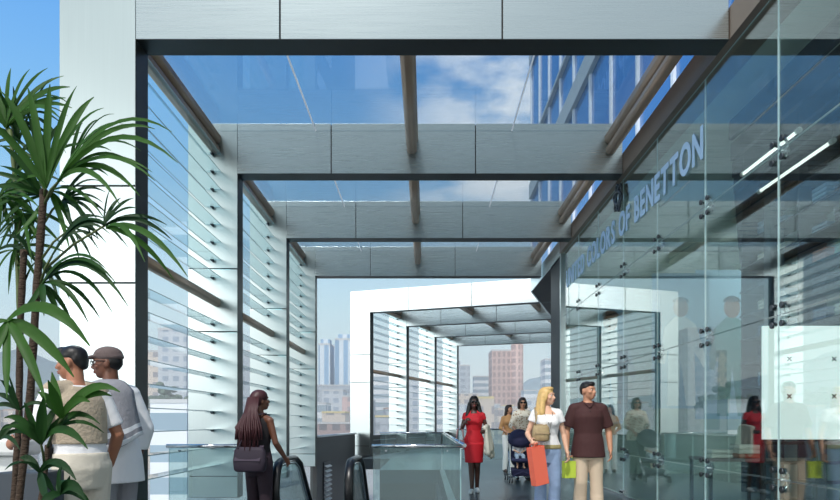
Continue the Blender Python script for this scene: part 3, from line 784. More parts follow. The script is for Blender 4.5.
cam = bpy.data.cameras.new('camera'); co = link(bpy.data.objects.new('camera', cam))
co.location = (0, 0, CZ); co.rotation_euler = (PI/2, 0, 0)
cam.sensor_fit = 'HORIZONTAL'; cam.sensor_width = 36; cam.lens = 36*F/840
cam.shift_x = (420-VX)/840; cam.shift_y = (VY-250)/840
cam.clip_end = 5000; cam.clip_start = .05
scene.camera = co
vs = scene.view_settings; vs.view_transform = 'Standard'; vs.look = 'None'; vs.gamma = 1; vs.exposure = 0; vs.use_curve_mapping = False
scene.cycles.transparent_max_bounces = 40
# ------------------------------------------------------------------ people
SK = {'olive': mat('skin olive', sr(176, 120, 92), .5), 'tan': mat('skin tan', sr(196, 142, 112), .5), 'fair': mat('skin fair', sr(226, 178, 150), .5),
      'brown': mat('skin brown', sr(112, 72, 54), .45), 'deep': mat('skin deep', sr(84, 52, 42), .42)}
EYE = mat('eye white', sr(232, 230, 226), .3); PUP = mat('pupil', sr(30, 22, 18), .2); LIP = mat('lips', sr(165, 84, 78), .45)
SHADE = mat('dark lens', sr(14, 14, 16), .12)
V = Vector

class Person:
    """a figure in its own frame: x = own left at +x, facing -y, z up; sizes for a 1.75 m body"""
    def __init__(s, lab, loc, H, rz, skin, female=False, pose=None, lean=(0, 0), yaw=0, pitch=0, roll=0, cat='person'):
        s.root = thing('person', lab, cat, loc, rz)
        s.k = H/1.75; s.fem = female; s.skin = skin
        f = female
        s.sw = .152 if f else .172; s.hw = .085 if f else .088
        P = dict(hipL=V((s.hw, 0, .92)), hipR=V((-s.hw, 0, .92)), kneeL=V((s.hw+.01, -.015, .49)), kneeR=V((-s.hw-.01, -.015, .49)),
                 ankL=V((s.hw+.015, .03, .085)), ankR=V((-s.hw-.015, .03, .085)),
                 shL=V((s.sw, .01, 1.405)), shR=V((-s.sw, .01, 1.405)),
                 elL=V((s.sw+.06, .03, 1.14)), elR=V((-s.sw-.06, .03, 1.14)), wrL=V((s.sw+.07, -.05, .89)), wrR=V((-s.sw-.07, -.05, .89)))
        for k_, v in (pose or {}).items(): P[k_] = V(v)
        s.P = P; s.lean = lean; s.curl = {'L': .5, 'R': .5}
        s.HM = (Matrix.Translation((0, .0, 1.54)) @ Matrix.Rotation(yaw, 4, 'Z') @ Matrix.Rotation(-pitch, 4, 'X') @ Matrix.Rotation(roll, 4, 'Y') @ Matrix.Translation((0, 0, -1.54)))
        s.M = Matrix.Scale(s.k, 4)
    def ln(s, p):
        """lean of the upper body about the hips"""
        p = V(p); t = max(0.0, p.z-.95)
        return V((p.x+s.lean[0]*t, p.y+s.lean[1]*t, p.z-.5*(s.lean[0]**2+s.lean[1]**2)*t))
    def head(s, p): return s.ln(s.HM @ V(p))
    def sections(s, g=0.0):
        if s.fem:
            S = [(.84,.12,.095,.0),(.90,.168,.115,.01),(.98,.168,.118,.015),(1.06,.135,.098,0),(1.13,.122,.088,0),(1.22,.138,.098,-.005),(1.30,.152,.118,-.02),(1.38,.150,.098,-.005),(1.44,.115,.075,.01),(1.49,.06,.055,.012)]
        else:
            S = [(.84,.125,.10,.0),(.91,.165,.118,.005),(1.0,.162,.115,0),(1.10,.152,.105,0),(1.20,.162,.110,-.003),(1.31,.172,.120,-.008),(1.38,.160,.106,0),(1.44,.105,.075,.01),(1.50,.065,.06,.012)]
        if g > 0: S = [(.60,)+S[1][1:]]+S[1:]
        return [(z, rx+g, ry+g, cy) for z, rx, ry, cy in S]
    def loft_torso(s, mb, z0, z1, g=0.0, n=24, flare=None, close=True):
        S = s.sections(g); out = []
        zs = [z0]+[q[0] for q in S if z0 < q[0] < z1]+[z1]
        for z in zs:
            for a, b in zip(S[:-1], S[1:]):
                if a[0] <= z <= b[0]:
                    t = (z-a[0])/(b[0]-a[0]); rx, ry, cy = (a[i]+(b[i]-a[i])*t for i in (1, 2, 3)); break
            else:
                rx, ry, cy = S[0][1:] if z < S[0][0] else S[-1][1:]
            if flare and z < flare[0]: rx += flare[1]*(flare[0]-z); ry += flare[1]*(flare[0]-z)
            out.append([s.ln((rx*math.cos(2*PI*i/n), cy+ry*math.sin(2*PI*i/n), z)) for i in range(n)])
        mb.loft(out)
    def arm_pts(s, k):
        return s.ln(s.P['sh'+k]), s.ln(s.P['el'+k]), s.ln(s.P['wr'+k])
    def hand(s, mb, k, palm_n=None, curl=None):
        sh, el, wr = s.arm_pts(k); c = s.curl[k] if curl is None else curl
        ax = (wr-el).normalized()
        sg = 1 if k == 'L' else -1
        inn = V((-sg, 0, 0)) if palm_n is None else V(palm_n)
        n = (inn - ax*inn.dot(ax)).normalized(); w = ax.cross(n).normalized()
        if w.dot(V((0, -1, 0))) < 0 and palm_n is None: w = -w
        b = wr + ax*.02
        mb.cap(wr-ax*.01, .026, wr+ax*.085, .036, sq=.48, ref=w)
        for i, (o, L_) in enumerate(((.029, .072), (.010, .082), (-.010, .076), (-.028, .058))):
            p0 = wr+ax*.088+w*o; a1 = c*.9; a2 = c*1.9
            p1 = p0+(ax*math.cos(a1)+n*math.sin(a1))*L_*.55
            p2 = p1+(ax*math.cos(a2)+n*math.sin(a2))*L_*.5
            mb.cap(p0-ax*.02, .0095, p1, .009, n=8, k=2); mb.cap(p1, .009, p2, .0075, n=8, k=2)
        q0 = wr+ax*.03+w*.024; q1 = q0+(ax*.6+w*.7+n*.3).normalized()*.042; q2 = q1+(ax*.85+w*.2+n*.5).normalized()*.034
        mb.cap(q0, .013, q1, .0105, n=8, k=2); mb.cap(q1, .0105, q2, .009, n=8, k=2)
    def grip(s, k):
        sh, el, wr = s.arm_pts(k); ax = (wr-el).normalized()
        return wr+ax*.10
    def leg_pts(s, k): return s.P['hip'+k], s.P['knee'+k], s.P['ank'+k]
    def toe(s, k):
        a = s.P['ank'+k]; return V((a.x+(.02 if k == 'L' else -.02), a.y-.17, max(.02, a.z-.062)))
    def body(s, barefoot=False, palms=None):
        mb = MB(); f = s.fem; P = s.P
        s.loft_torso(mb, .84, 1.50)
        for k in 'LR':
            sh, el, wr = s.arm_pts(k); sg = 1 if k == 'L' else -1
            mb.cap(s.ln((sg*.05, .012, 1.44)), .050, sh, .048 if f else .056)
            r = (.040, .034, .024) if f else (.050, .041, .029)
            mb.cap(sh, r[0]+.004, el, r[1]); mb.cap(el, r[1]+.001, el.lerp(wr, .35), r[1]+.002); mb.cap(el.lerp(wr, .3), r[1]+.001, wr, r[2])
            s.hand(mb, k, (palms or {}).get(k))
            h, kn, an = s.leg_pts(k)
            mb.cap(h, .085, kn, .055 if f else .058); mb.cap(kn, .055, kn.lerp(an, .35)+V((0, .012, 0)), .052); mb.cap(kn.lerp(an, .3)+V((0, .01, 0)), .053, an, .034)
            mb.cap(an+V((0, .02, -.035)), .034, s.toe(k).lerp(an, .25)+V((0, 0, -.03)), .034); mb.cap(s.toe(k).lerp(an, .3)+V((0, 0, -.02)), .036, s.toe(k), .026)
        if f:
            for sg in (-1, 1): mb.ell(s.ln((sg*.068, -.088, 1.30)), .060, .055, .058)
        h = s.head
        mb.cap(s.ln((0, .015, 1.45)), .056 if not f else .047, h((0, .012, 1.60)), .054 if not f else .046)
        rx = .074 if not f else .070
        R3 = s.HM.to_3x3()
        mb.ell(h((0, .005, 1.655)), rx, .092, .096, R3); mb.ell(h((0, -.030, 1.600)), rx*.80, .066, .075, R3); mb.ell(h((0, -.058, 1.560)), rx*.45, .035, .034, R3)
        mb.cap(h((0, -.086, 1.648)), .010, h((0, -.110, 1.612)), .0145); mb.ell(h((0, -.098, 1.606)), .020, .014, .010, R3)
        mb.cap(h((-.035, -.083, 1.668)), .011, h((.035, -.083, 1.668)), .011)
        mb.ell(h((0, -.092, 1.578)), .026, .012, .011, R3)
        for sg in (-1, 1):
            mb.ell(h((sg*(rx+.003), .012, 1.628)), .010, .022, .032, R3); mb.ell(h((sg*.042, -.062, 1.615)), .024, .024, .022, R3)
        o = mb.fused('body', s.skin, s.root, .0085*(1 if s.k > .8 else .8), 3, s.M)
        s.bodyo = o
        return o
    def part(s, mb, name, m, voxel=.010, smooth=4, label=None): return mb.fused(name, m, s.root, voxel, smooth, s.M, label)
    def face(s, glasses=None, frames=None):
        for sg in (-1, 1):
            if glasses: continue
            mb = MB(); mb.ell((0, 0, 0), .0105, .0105, .0085, n=12, k=8)
            for fc in mb.bm.faces: fc.material_index = 1 if fc.calc_center_median().y < -.006 else 0
            M = s.M @ Matrix.Translation(s.head((sg*.031, -.081, 1.645))) @ s.HM.to_3x3().to_4x4()
            mb.xform(M); mb.build('eye', [EYE, PUP], s.root, local=True)
        mb = MB(); R3 = s.HM.to_3x3()
        mb.ell(s.head((0, -.101, 1.581)), .022, .006, .006, R3, 12, 6); mb.ell(s.head((0, -.100, 1.571)), .019, .007, .006, R3, 12, 6)
        mb.xform(s.M); mb.build('lips', LIP, s.root, local=True)
        if glasses or frames:
            g = MB()
            for sg in (-1, 1):
                if glasses: g.ell(s.head((sg*.034, -.098, 1.645)), .032, .010, .024, R3, 12, 6)
                else:
                    g.tube([s.head((sg*.034+.024*math.cos(a*PI/6), -.104, 1.643+.017*math.sin(a*PI/6))) for a in range(12)], .0028, 6, closed=True)
                g.tube([s.head((sg*.062, -.095, 1.65)), s.head((sg*.079, -.05, 1.652)), s.head((sg*.080, .02, 1.648))], .004, 6)
            g.tube([s.head((-.012, -.106, 1.65)), s.head((.012, -.106, 1.65))], .004, 6)
            g.xform(s.M); g.build('sunglasses' if glasses else 'spectacles', SHADE, s.root, local=True)
    def sleeve(s, mb, k, frac, g, g2=None):
        sh, el, wr = s.arm_pts(k); sg = 1 if k == 'L' else -1; f = s.fem
        g2 = g if g2 is None else g2
        r0 = (.044 if f else .054)+g
        mb.cap(s.ln((sg*.05, .012, 1.44)), .050+g*.7, sh, r0+.002)
        L1 = (el-sh).length; L2 = (wr-el).length; t = frac*(L1+L2)
        if t <= L1:
            e = sh.lerp(el, t/L1); mb.cyl(sh, e, r0, 14, (.038 if f else .046)+g2)
        else:
            mb.cap(sh, r0, el, (.037 if f else .044)+g2); e = el.lerp(wr, (t-L1)/L2); mb.cyl(el, e, (.037 if f else .044)+g2, 14, (.028 if f else .033)+g2)
    def top(s, name, m, z0=.86, z1=1.485, sl=.35, g=.012, g2=.02, flare=None, label=None, sleeves='LR'):
        mb = MB(); s.loft_torso(mb, z0, z1, g, flare=flare)
        if s.fem:
            for sg in (-1, 1): mb.ell(s.ln((sg*.066, -.090, 1.30)), .062+g*.6, .055+g*.5, .060+g*.6)
        if sl:
            for k in sleeves: s.sleeve(mb, k, sl, g, g2)
        return s.part(mb, name, m, .0095, 3, label)
    def trousers(s, m, waist=1.03, g=.014, hem=.05, wide=.01, name='trousers', label=None):
        mb = MB(); s.loft_torso(mb, .77, waist, g, flare=(.86, -.25))
        for k in 'LR':
            h, kn, an = s.leg_pts(k)
            mb.cap(h+V((0, .005, .0)), .090+g, kn, .062+g)
            e = an+V((0, .0, hem-.085)); mb.cap(kn, .062+g, kn.lerp(e, .5)+V((0, .008, 0)), .058+g+wide*.5); mb.cyl(kn.lerp(e, .4), e, .058+g+wide*.4, 14, .050+g+wide)
        return s.part(mb, name, m, .0105, 3, label)
    def shoes(s, m, heel=0.0):
        for k in 'LR':
            mb = MB(); a = s.P['ank'+k]; t = s.toe(k)
            mb.cap(a+V((0, .025, -.045)), .042, a.lerp(t, .5)+V((0, 0, -.012)), .044); mb.cap(a.lerp(t, .5)+V((0, 0, -.018)), .045, t, .033)
            s.part(mb, 'shoe', m, .008, 2)
    def hair(s, m, blobs, name='hair', voxel=.009, label=None):
        mb = MB(); R3 = s.HM.to_3x3()
        for b in blobs:
            if len(b) == 2: mb.ell(s.head(b[0]), *b[1], R3)
            else: mb.cap(s.head(b[0]), b[1], s.head(b[2]), b[3])
        return s.part(mb, name, m, voxel, 2, label)
SHORT = [((0, .018, 1.690), (.080, .092, .070)), ((0, .058, 1.662), (.075, .052, .066)), ((.064, .015, 1.688), (.016, .045, .030)), ((-.064, .015, 1.688), (.016, .045, .030)), ((0, .075, 1.625), (.055, .028, .04)), ((0, -.045, 1.722), (.06, .05, .032))]
LONG = [((0, .016, 1.688), (.086, .098, .076)), ((0, .055, 1.640), (.088, .070, .110)), ((.070, .010, 1.640), (.022, .060, .085)), ((-.070, .010, 1.640), (.022, .060, .085)), ((0, -.03, 1.735), (.062, .06, .030))]
def W(o, p):      # a point of a person's own frame -> the place
    return wmat(o.root) @ (o.M @ V(p))

def foot_loc(px, py, D): q = at(px, py, D); return (q.x, q.y, 0)

# --- man in the beige vest, at the parapet
M1 = Person('man in a beige vest over a white shirt, leaning at the parapet, seen from behind', ((82-VX)/F*4.5, 4.5, 0), 1.77, PI+.95, SK['olive'],
            pose=dict(elL=(.30, .02, 1.17), wrL=(.30, -.26, 1.10), elR=(-.26, .02, 1.14), wrR=(-.26, -.12, .92)), lean=(.02, -.14), yaw=.6, pitch=-.05)
M1.body(); M1.face()
M1.top('shirt', mat('shirt white', sr(238, 238, 240), .8, bump=.25, nscale=25), .98, 1.48, .42, .012, .02)
mb = MB(); M1.loft_torso(mb, 1.08, 1.47, .028); 
for k in 'LR': mb.cap(M1.ln((.05 if k == 'L' else -.05, .012, 1.46)), .058, M1.ln((M1.sw-.02) * (1 if k == 'L' else -1) * V((1, 0, 0)) + V((0, .01, 1.435))), .072)
VEST = mat('vest beige', sr(188, 172, 150), .9, bump=.5, nscale=60)
M1.part(mb, 'vest', VEST)
M1.trousers(mat('trousers cream', sr(220, 212, 196), .85, bump=.4, nscale=14), 1.02, .02)
M1.shoes(mat('shoe brown', sr(74, 52, 40), .5))
M1.hair(mat('hair black', sr(20, 18, 18), .45), SHORT)
mb = MB(); mb.ell(M1.ln((.16, -.07, 1.0)), .05, .035, .06); mb.ell(M1.ln((.18, -.03, 1.06)), .015, .015, .05); M1.part(mb, 'belt_pouch', BLACK, .008)
# --- man in the cap
M2 = Person('man in a brown cap and long white shirt, grey cloth over his shoulder', ((115-VX)/F*5.15, 5.15, 0), 1.82, PI+1.15, SK['brown'],
            pose=dict(elL=(.27, .0, 1.14), wrL=(.27, -.18, .96), elR=(-.26, .04, 1.14), wrR=(-.25, -.05, .88)), lean=(.02, -.08), yaw=.6, pitch=-.04)
M2.body(); M2.face(frames=True)
M2.top('shirt', mat('shirt white loose', sr(240, 241, 244), .8, bump=.4, nscale=14), .74, 1.48, .8, .022, .03, flare=(1.2, .09))
M2.trousers(mat('trousers grey', sr(150, 150, 156), .85, bump=.3, nscale=14), 1.0, .02)
M2.shoes(mat('shoe dark', sr(40, 38, 40), .5))
M2.hair(mat('hair black', sr(20, 18, 18), .45), [((0, .04, 1.65), (.076, .07, .075))])
CAPM = mat('cap brown', sr(106, 92, 90), .85, bump=.3, nscale=50)
M2.hair(CAPM, [((0, .012, 1.705), (.088, .104, .064)), ((0, .02, 1.685), (.089, .104, .04)), ((0, -.115, 1.682), (.058, .055, .010)), ((0, -.095, 1.69), (.065, .04, .012))], 'cap')
# cloth hanging over the left shoulder and back, with striped hem
cl = MB(); n1, n2 = 16, 14
def clothpt(u, v):
    a = -1.15+u*3.0                      # from the left of the chest round to the back
    q = min(1, v/.22); w_ = max(0, (v-.22)/.78)
    rx = .075+(.235-.075)*q+.045*w_; ry = .075+(.165-.075)*q+.06*w_
    z = 1.515-.085*q**1.6-(.36+.10*math.sin(u*PI*1.1))*w_
    fold = .020*math.sin(u*17+w_*2)*w_+.008*math.sin(u*31)*w_
    return M2.ln(((rx+fold)*math.cos(a)*.98, .015+(ry+fold)*math.sin(a), z))
grid = [[clothpt(i/n1, j/n2) for i in range(n1+1)] for j in range(n2+1)]
back = [[V((p.x*.93, p.y*.92, p.z-.008)) for p in r] for r in grid]
vs = [[cl.bm.verts.new(p) for p in r] for r in grid]; wb_ = [[cl.bm.verts.new(p) for p in r] for r in back]
for j in range(n2):
    for i in range(n1):
        mi = 1 if j in (n2-1, n2-3) else 0
        f_ = cl.bm.faces.new([vs[j][i], vs[j][i+1], vs[j+1][i+1], vs[j+1][i]]); f_.material_index = mi; f_.smooth = True
        f_ = cl.bm.faces.new([wb_[j][i], wb_[j+1][i], wb_[j+1][i+1], wb_[j][i+1]]); f_.material_index = mi; f_.smooth = True
for j in range(n2):
    for i in (0, n1): cl.bm.faces.new([vs[j][i], vs[j+1][i], wb_[j+1][i], wb_[j][i]])
for i in range(n1):
    for j in (0, n2): cl.bm.faces.new([vs[j][i], vs[j][i+1], wb_[j][i+1], wb_[j][i]])
cl.xform(M2.M)
cl.build('shoulder_cloth', [mat('cloth grey', sr(150, 150, 156), .9, bump=.3, nscale=40), mat('shirt white loose', (1, 1, 1, 1))], M2.root, local=True)

# --- woman with braids at the escalator
M3 = Person('woman with long dark red braids at the escalator, seen from behind', ((259-VX)/F*6.75, 6.75, 0), 1.56, PI-.5, SK['brown'], True,
            pose=dict(elR=(-.215, -.03, 1.15), wrR=(-.20, -.22, .97), elL=(.22, .02, 1.15), wrL=(.20, -.08, .90)), yaw=-.35, pitch=.12, lean=(0, -.05))
M3.body(); M3.face()
M3.top('top', mat('top black', sr(28, 24, 28), .8), 1.0, 1.44, 0, .010)
M3.trousers(mat('trousers plum', sr(46, 32, 42), .8), 1.05, .012)
M3.shoes(mat('shoe dark', sr(40, 38, 40), .5))
BR = mat('hair burgundy', sr(66, 30, 34), .5)
M3.hair(BR, [((0, .012, 1.69), (.092, .104, .082)), ((0, .05, 1.66), (.092, .08, .09))], 'hair')
hb = MB()
for k in range(46):
    a = -1.25+2.5*(k % 23)/22; L_ = .62 if k < 23 else .50; rr_ = .085 if k < 23 else .105
    x, y = math.sin(a)*rr_, .03+math.cos(a)*rr_; p0 = M3.head((x*.9, y, 1.69)); p1 = M3.head((x*1.2, y+.05, 1.52)); p2 = M3.ln((x*1.75, y+.13+.02*math.sin(k*2.1), 1.33)); p3 = M3.ln((x*1.7+.02*math.sin(k), y+.12+.02*math.sin(k*1.3), 1.69-L_))
    hb.tube([p0, p1, p2, p3], [.012, .014, .013, .007], 6)
hb.xform(M3.M); hb.build('braids', BR, M3.root, local=True)

# --- woman in the red dress
M4 = Person('woman in a red dress and sunglasses walking towards the camera', ((474-VX)/F*11.5, 11.5, 0), 1.69, -.12, SK['deep'], True,
            pose=dict(kneeL=(.06, -.02, .49), ankL=(.05, .10, .09), kneeR=(-.045, -.07, .49), ankR=(-.03, -.12, .085),
                      elR=(-.225, .02, 1.16), wrR=(-.15, -.17, 1.28), elL=(.235, .03, 1.15), wrL=(.20, -.22, 1.12)), yaw=.1, pitch=.06)
M4.curl['R'] = .9
M4.body(); M4.face(glasses=True)
RED = mat('dress red', sr(205, 22, 38), .7, bump=.15, nscale=20)
mb = MB(); M4.loft_torso(mb, .84, 1.44, .012)
for sg in (-1, 1): mb.ell(M4.ln((sg*.066, -.090, 1.30)), .068, .060, .064)
for k in 'LR': M4.sleeve(mb, k, .16, .012, .016)
mb.loft([[V((rx*math.cos(2*PI*i/24), -.015+ry*math.sin(2*PI*i/24), z)) for i in range(24)] for z, rx, ry in ((.90, .182, .13), (.75, .175, .13), (.60, .165, .135), (.55, .163, .138))])
M4.part(mb, 'dress', RED, .0095)
M4.shoes(mat('shoe white', sr(235, 235, 235), .5))
M4.hair(mat('hair black', sr(20, 18, 18), .45), LONG+[((.075, .02, 1.62), .04, (.12, .0, 1.40), .045), ((-.075, .02, 1.62), .04, (-.12, .0, 1.40), .045), ((0, .06, 1.60), .07, (0, .10, 1.40), .08)])
# jacket over her left arm, handbag on her right arm: things of their own
a_, b_ = M4.ln(M4.P['elL']), M4.ln(M4.P['wrL'])
mb = MB(); mid = a_.lerp(b_, .55)
for k in range(5):
    t = k/4; c = a_.lerp(b_, .2+.7*t); mb.cap(W(M4, c+V((.02, -.03, .05))), .055, W(M4, c+V((.03+.03*math.sin(k*2), -.08, -.24-.14*abs(math.sin(k*1.7+1)))), ), .075, sq=.6)
    mb.cap(W(M4, c+V((.03, .03, .05))), .05, W(M4, c+V((.10, .05, -.34-.1*math.cos(k*2)))), .075, sq=.6)
mb.cap(W(M4, a_.lerp(b_, .1)+V((0, 0, .055))), .045, W(M4, b_+V((0, -.03, .05))), .045)
tag(mb.fused('jacket', mat('jacket cream', sr(222, 214, 196), .85, bump=.5, nscale=18), None, .010, 3), 'cream jacket draped over the arm of the woman in red', 'jacket')
def handbag(lab, c, w, d, h, m, straps, rz=0.0, flap=None, slouch=.0):
    """soft bag with a strap; c = centre of the bag's top"""
    t = thing('handbag', lab, 'bag', c-V((0, 0, h)), rz)
    e = MB(); rings = []
    for f_, q in ((0, .86), (.08, 1.0), (.45, 1.06), (.85, .98), (1, .84)):
        rings.append([V((w*q*sx_, d*(1.15 if f_ < .6 else .8)*q*sy_, h*f_)) for sx_, sy_ in [(math.copysign(abs(math.cos(a))**.55, math.cos(a)), math.copysign(abs(math.sin(a))**.7, math.sin(a))) for a in [2*PI*i/20 for i in range(20)]]])
    e.loft(rings); e.build('bag_body', m, t, local=True)
    e = MB(); inv = wmat(t).inverted(); e.tube([inv @ p for p in straps], .009, 8, r2=.014); e.build('strap', m, t, local=True)
    if flap:
        e = MB(); e.hull8([(-w*.84, -d*1.22, h*.45), (w*.84, -d*1.22, h*.45), (w*.8, d*.6, h+.002), (-w*.8, d*.6, h+.002), (-w*.84, -d*1.34, h*.45), (w*.84, -d*1.34, h*.45), (w*.82, d*.6, h+.016), (-w*.82, d*.6, h+.016)]); e.build('flap', flap, t, local=True)
    return t
el = M4.ln(M4.P['elR'])
c4 = W(M4, el+V((-.03, -.03, -.20)))
handbag('small pink handbag hanging from the arm of the woman in red', c4, .10, .04, .17, mat('bag pink', sr(205, 160, 160), .5),
        [c4+V((-.07, 0, -.01)), W(M4, el+V((-.07, -.05, -.02))), W(M4, el+V((-.03, -.05, .045))), W(M4, el+V((.02, -.05, -.03))), c4+V((.07, 0, -.01))])

# --- woman in tan, far back
M5 = Person('woman in a tan sweater and white trousers, far back on the walkway', ((509-VX)/F*16.2, 16.2, 0), 1.66, .25, SK['tan'], True, yaw=.3,
            pose=dict(elR=(-.23, .0, 1.15), wrR=(-.14, -.15, 1.05), elL=(.23, .02, 1.14), wrL=(.22, -.08, .90)))
M5.body(); M5.face()
M5.top('sweater', mat('sweater tan', sr(184, 138, 92), .85, bump=.3, nscale=40), .94, 1.49, .75, .014, .018)
M5.trousers(mat('trousers white', sr(236, 236, 232), .8), 1.03, .014)
M5.shoes(mat('shoe brown', sr(74, 52, 40), .5))
M5.hair(mat('hair dark brown', sr(42, 28, 24), .45), LONG+[((.07, .03, 1.62), .038, (.10, .04, 1.42), .035), ((-.07, .03, 1.62), .038, (-.10, .04, 1.42), .035), ((0, .07, 1.60), .06, (0, .10, 1.42), .06)])

# --- woman pushing the stroller
M6 = Person('woman in a cream and brown blouse and sunglasses pushing the navy stroller', ((522.5-VX)/F*14.1, 14.1, 0), 1.76, 0, SK['tan'], True, pitch=.03,
            pose=dict(elR=(-.23, .02, 1.16), wrR=(-.15, -.30, 1.03), elL=(.23, .02, 1.16), wrL=(.15, -.30, 1.03), kneeL=(.09, -.10, .49), ankL=(.09, -.06, .085), ankR=(-.09, .12, .10)))
M6.curl = {'L': .95, 'R': .95}
M6.body(palms={'L': (0, 0, -1), 'R': (0, 0, -1)}); M6.face(glasses=True)
m, nt, bb = newmat('blouse print'); vn = nt.nodes.new('ShaderNodeTexVoronoi'); vn.inputs['Scale'].default_value = 22
tcx = nt.nodes.new('ShaderNodeTexCoord'); rp = nt.nodes.new('ShaderNodeValToRGB'); rp.color_ramp.elements[0].color = sr(168, 134, 98); rp.color_ramp.elements[1].color = sr(226, 216, 198); rp.color_ramp.elements[0].position = .3; rp.color_ramp.elements[1].position = .42
nt.links.new(tcx.outputs['Object'], vn.inputs['Vector']); nt.links.new(vn.outputs['Distance'], rp.inputs[0]); nt.links.new(rp.outputs[0], bb.inputs['Base Color']); bb.inputs['Roughness'].default_value = .8
M6.top('blouse', m, .84, 1.48, .62, .022, .03, flare=(1.2, .06))
M6.trousers(mat('trousers dark navy', sr(40, 44, 58), .8), 1.0, .014)
M6.shoes(mat('shoe dark', sr(40, 38, 40), .5))
M6.hair(mat('hair dark brown', sr(42, 28, 24), .45), LONG+[((.072, .01, 1.64), .036, (.075, .0, 1.54), .035), ((-.072, .01, 1.64), .036, (-.075, .0, 1.54), .035), ((0, .065, 1.62), .06, (0, .06, 1.53), .06)])

# --- stroller
NAVY = mat('stroller navy', sr(38, 38, 72), .8); ALU = CHROME
sx, sy = (520-VX)/F*13.6, 13.55
st = thing('stroller', 'navy stroller with silver frame, pushed by the woman in the cream blouse', 'stroller', (sx, sy, 0))
g6 = [M6.grip('L'), M6.grip('R')]; hz = W(M6, g6[0]).z+.0; hy = W(M6, g6[0]).y
e = MB(); e.tube([(sx-.23, hy, hz), (sx+.23, hy, hz)], .014, 8); e.build('handle', BLACK, st)
for q in (-1, 1):
    e = MB(); e.tube([(sx+q*.23, hy, hz), (sx+q*.235, sy+.1, .62), (sx+q*.235, sy-.32, .12)], .012, 8); e.tube([(sx+q*.235, sy+.0, .50), (sx+q*.24, sy+.36, .11)], .012, 8); e.build('side_frame', ALU, st)
    for yy in (sy-.34, sy+.37):
        for o in (-.025, .025):
            e = MB(); c = V((sx+q*.245+o, yy, .078))
            e.tube([c+V((0, .066*math.cos(a*PI/10), .066*math.sin(a*PI/10))) for a in range(20)], .012, 6, closed=True); wh = e.build('wheel', BLACK, st)
            e = MB(); e.cyl(c+V((-.01, 0, 0)), c+V((.01, 0, 0)), .045, 12); e.build('hub', ALU, wh)
e = MB(); e.cap((sx, sy-.10, .45), .19, (sx, sy+.14, .45), .18, sq=.30, ref=(1, 0, 0)); e.cap((sx, sy+.16, .47), .19, (sx, sy+.24, .82), .17, sq=.22, ref=(1, 0, 0)); e.fused('seat', NAVY, st, .012, 3, M=wmat(st).inverted())
e = MB(); R_ = []
for k in range(9):
    a = PI*.05+PI*.62*k/8; R_.append([V((sx+.24*math.cos(PI*j/12), sy+.22-.34*math.sin(a)*(.35+.65*math.sin(PI*j/12)), .78+.26*math.cos(a)*math.sin(PI*j/12)+.06)) for j in range(13)])
e.loft(R_, caps=False, closed=False)
hd = e.build('hood', NAVY, st); md = hd.modifiers.new('thick', 'SOLIDIFY'); md.thickness = .012
e = MB(); e.hull8([(sx-.19, sy-.22, .14), (sx+.19, sy-.22, .14), (sx+.19, sy+.22, .14), (sx-.19, sy+.22, .14), (sx-.21, sy-.24, .27), (sx+.21, sy-.24, .27), (sx+.21, sy+.24, .29), (sx-.21, sy+.24, .29)]); e.build('basket', NAVY, st, bevel=.01)
for yy, zz in ((sy-.34, .13), (sy+.37, .13)):
    e = MB(); e.tube([(sx-.24, yy, zz), (sx+.24, yy, zz)], .01, 8); e.build('axle', ALU, st)
e = MB(); e.tube([(sx-.2, sy-.32, .14), (sx, sy-.36, .24), (sx+.2, sy-.32, .14)], .018, 8); e.build('footrest', NAVY, st)
# toddler
M9 = Person('toddler in white sitting in the navy stroller', (sx-.02, sy+.08, .10), .86, 0, SK['fair'], False, pitch=.1, cat='child',
            pose=dict(kneeL=(.13, -.42, .90), kneeR=(-.13, -.42, .90), ankL=(.13, -.50, .50), ankR=(-.13, -.50, .50), elL=(.24, -.08, 1.15), wrL=(.14, -.28, 1.08), elR=(-.24, -.08, 1.15), wrR=(-.14, -.28, 1.08)))
M9.body(); M9.face()
M9.top('romper', mat('romper white', sr(236, 236, 238), .8), .84, 1.48, .6, .02, .02)
mb = MB()
for k in 'LR':
    h, kn, an = M9.leg_pts(k); mb.cap(h, .11, kn, .08); mb.cap(kn, .08, kn.lerp(an, .4), .075)
M9.part(mb, 'shorts', mat('shorts pale blue', sr(170, 186, 205), .8), .012)
M9.hair(mat('hair brown', sr(92, 66, 46), .5), SHORT)

# --- the couple
M7 = Person('blonde woman in a white blouse and blue jeans walking beside the man in brown', ((547-VX)/F*8.1, 8.1, 0), 1.665, .05, SK['fair'], True, yaw=.85, pitch=0,
            pose=dict(kneeL=(.09, -.06, .49), ankL=(.09, .03, .085), kneeR=(-.09, -.02, .49), ankR=(-.10, -.06, .085),
                      elR=(-.25, .03, 1.15), wrR=(-.25, -.17, 1.07), elL=(.225, .02, 1.14), wrL=(.25, -.06, .91)))
M7.curl = {'L': .7, 'R': 1.0}
M7.body(); M7.face()
BLO = mat('blouse white', sr(242, 240, 240), .8, bump=.45, nscale=22)
mb = MB(); M7.loft_torso(mb, .98, 1.40, .014, flare=(1.1, .08))
for sg in (-1, 1):
    mb.ell(M7.ln((sg*.066, -.090, 1.30)), .070, .062, .066); mb.cap(M7.ln((sg*.12, .01, 1.38)), .055, M7.ln((sg*.145, .012, 1.425)), .055)
for k in 'LR': M7.sleeve(mb, k, .22, .016, .03)
M7.part(mb, 'blouse', BLO, .0095)
M7.trousers(mat('jeans blue', sr(140, 162, 194), .8, noise_amt=.25, nscale=9), 1.0, .014, .03, .016, 'jeans')
mb = MB(); M7.loft_torso(mb, .955, 1.015, .024); M7.part(mb, 'belt_scarf', mat('belt olive gold', sr(170, 156, 110), .7, noise_amt=.4, nscale=40), .010)
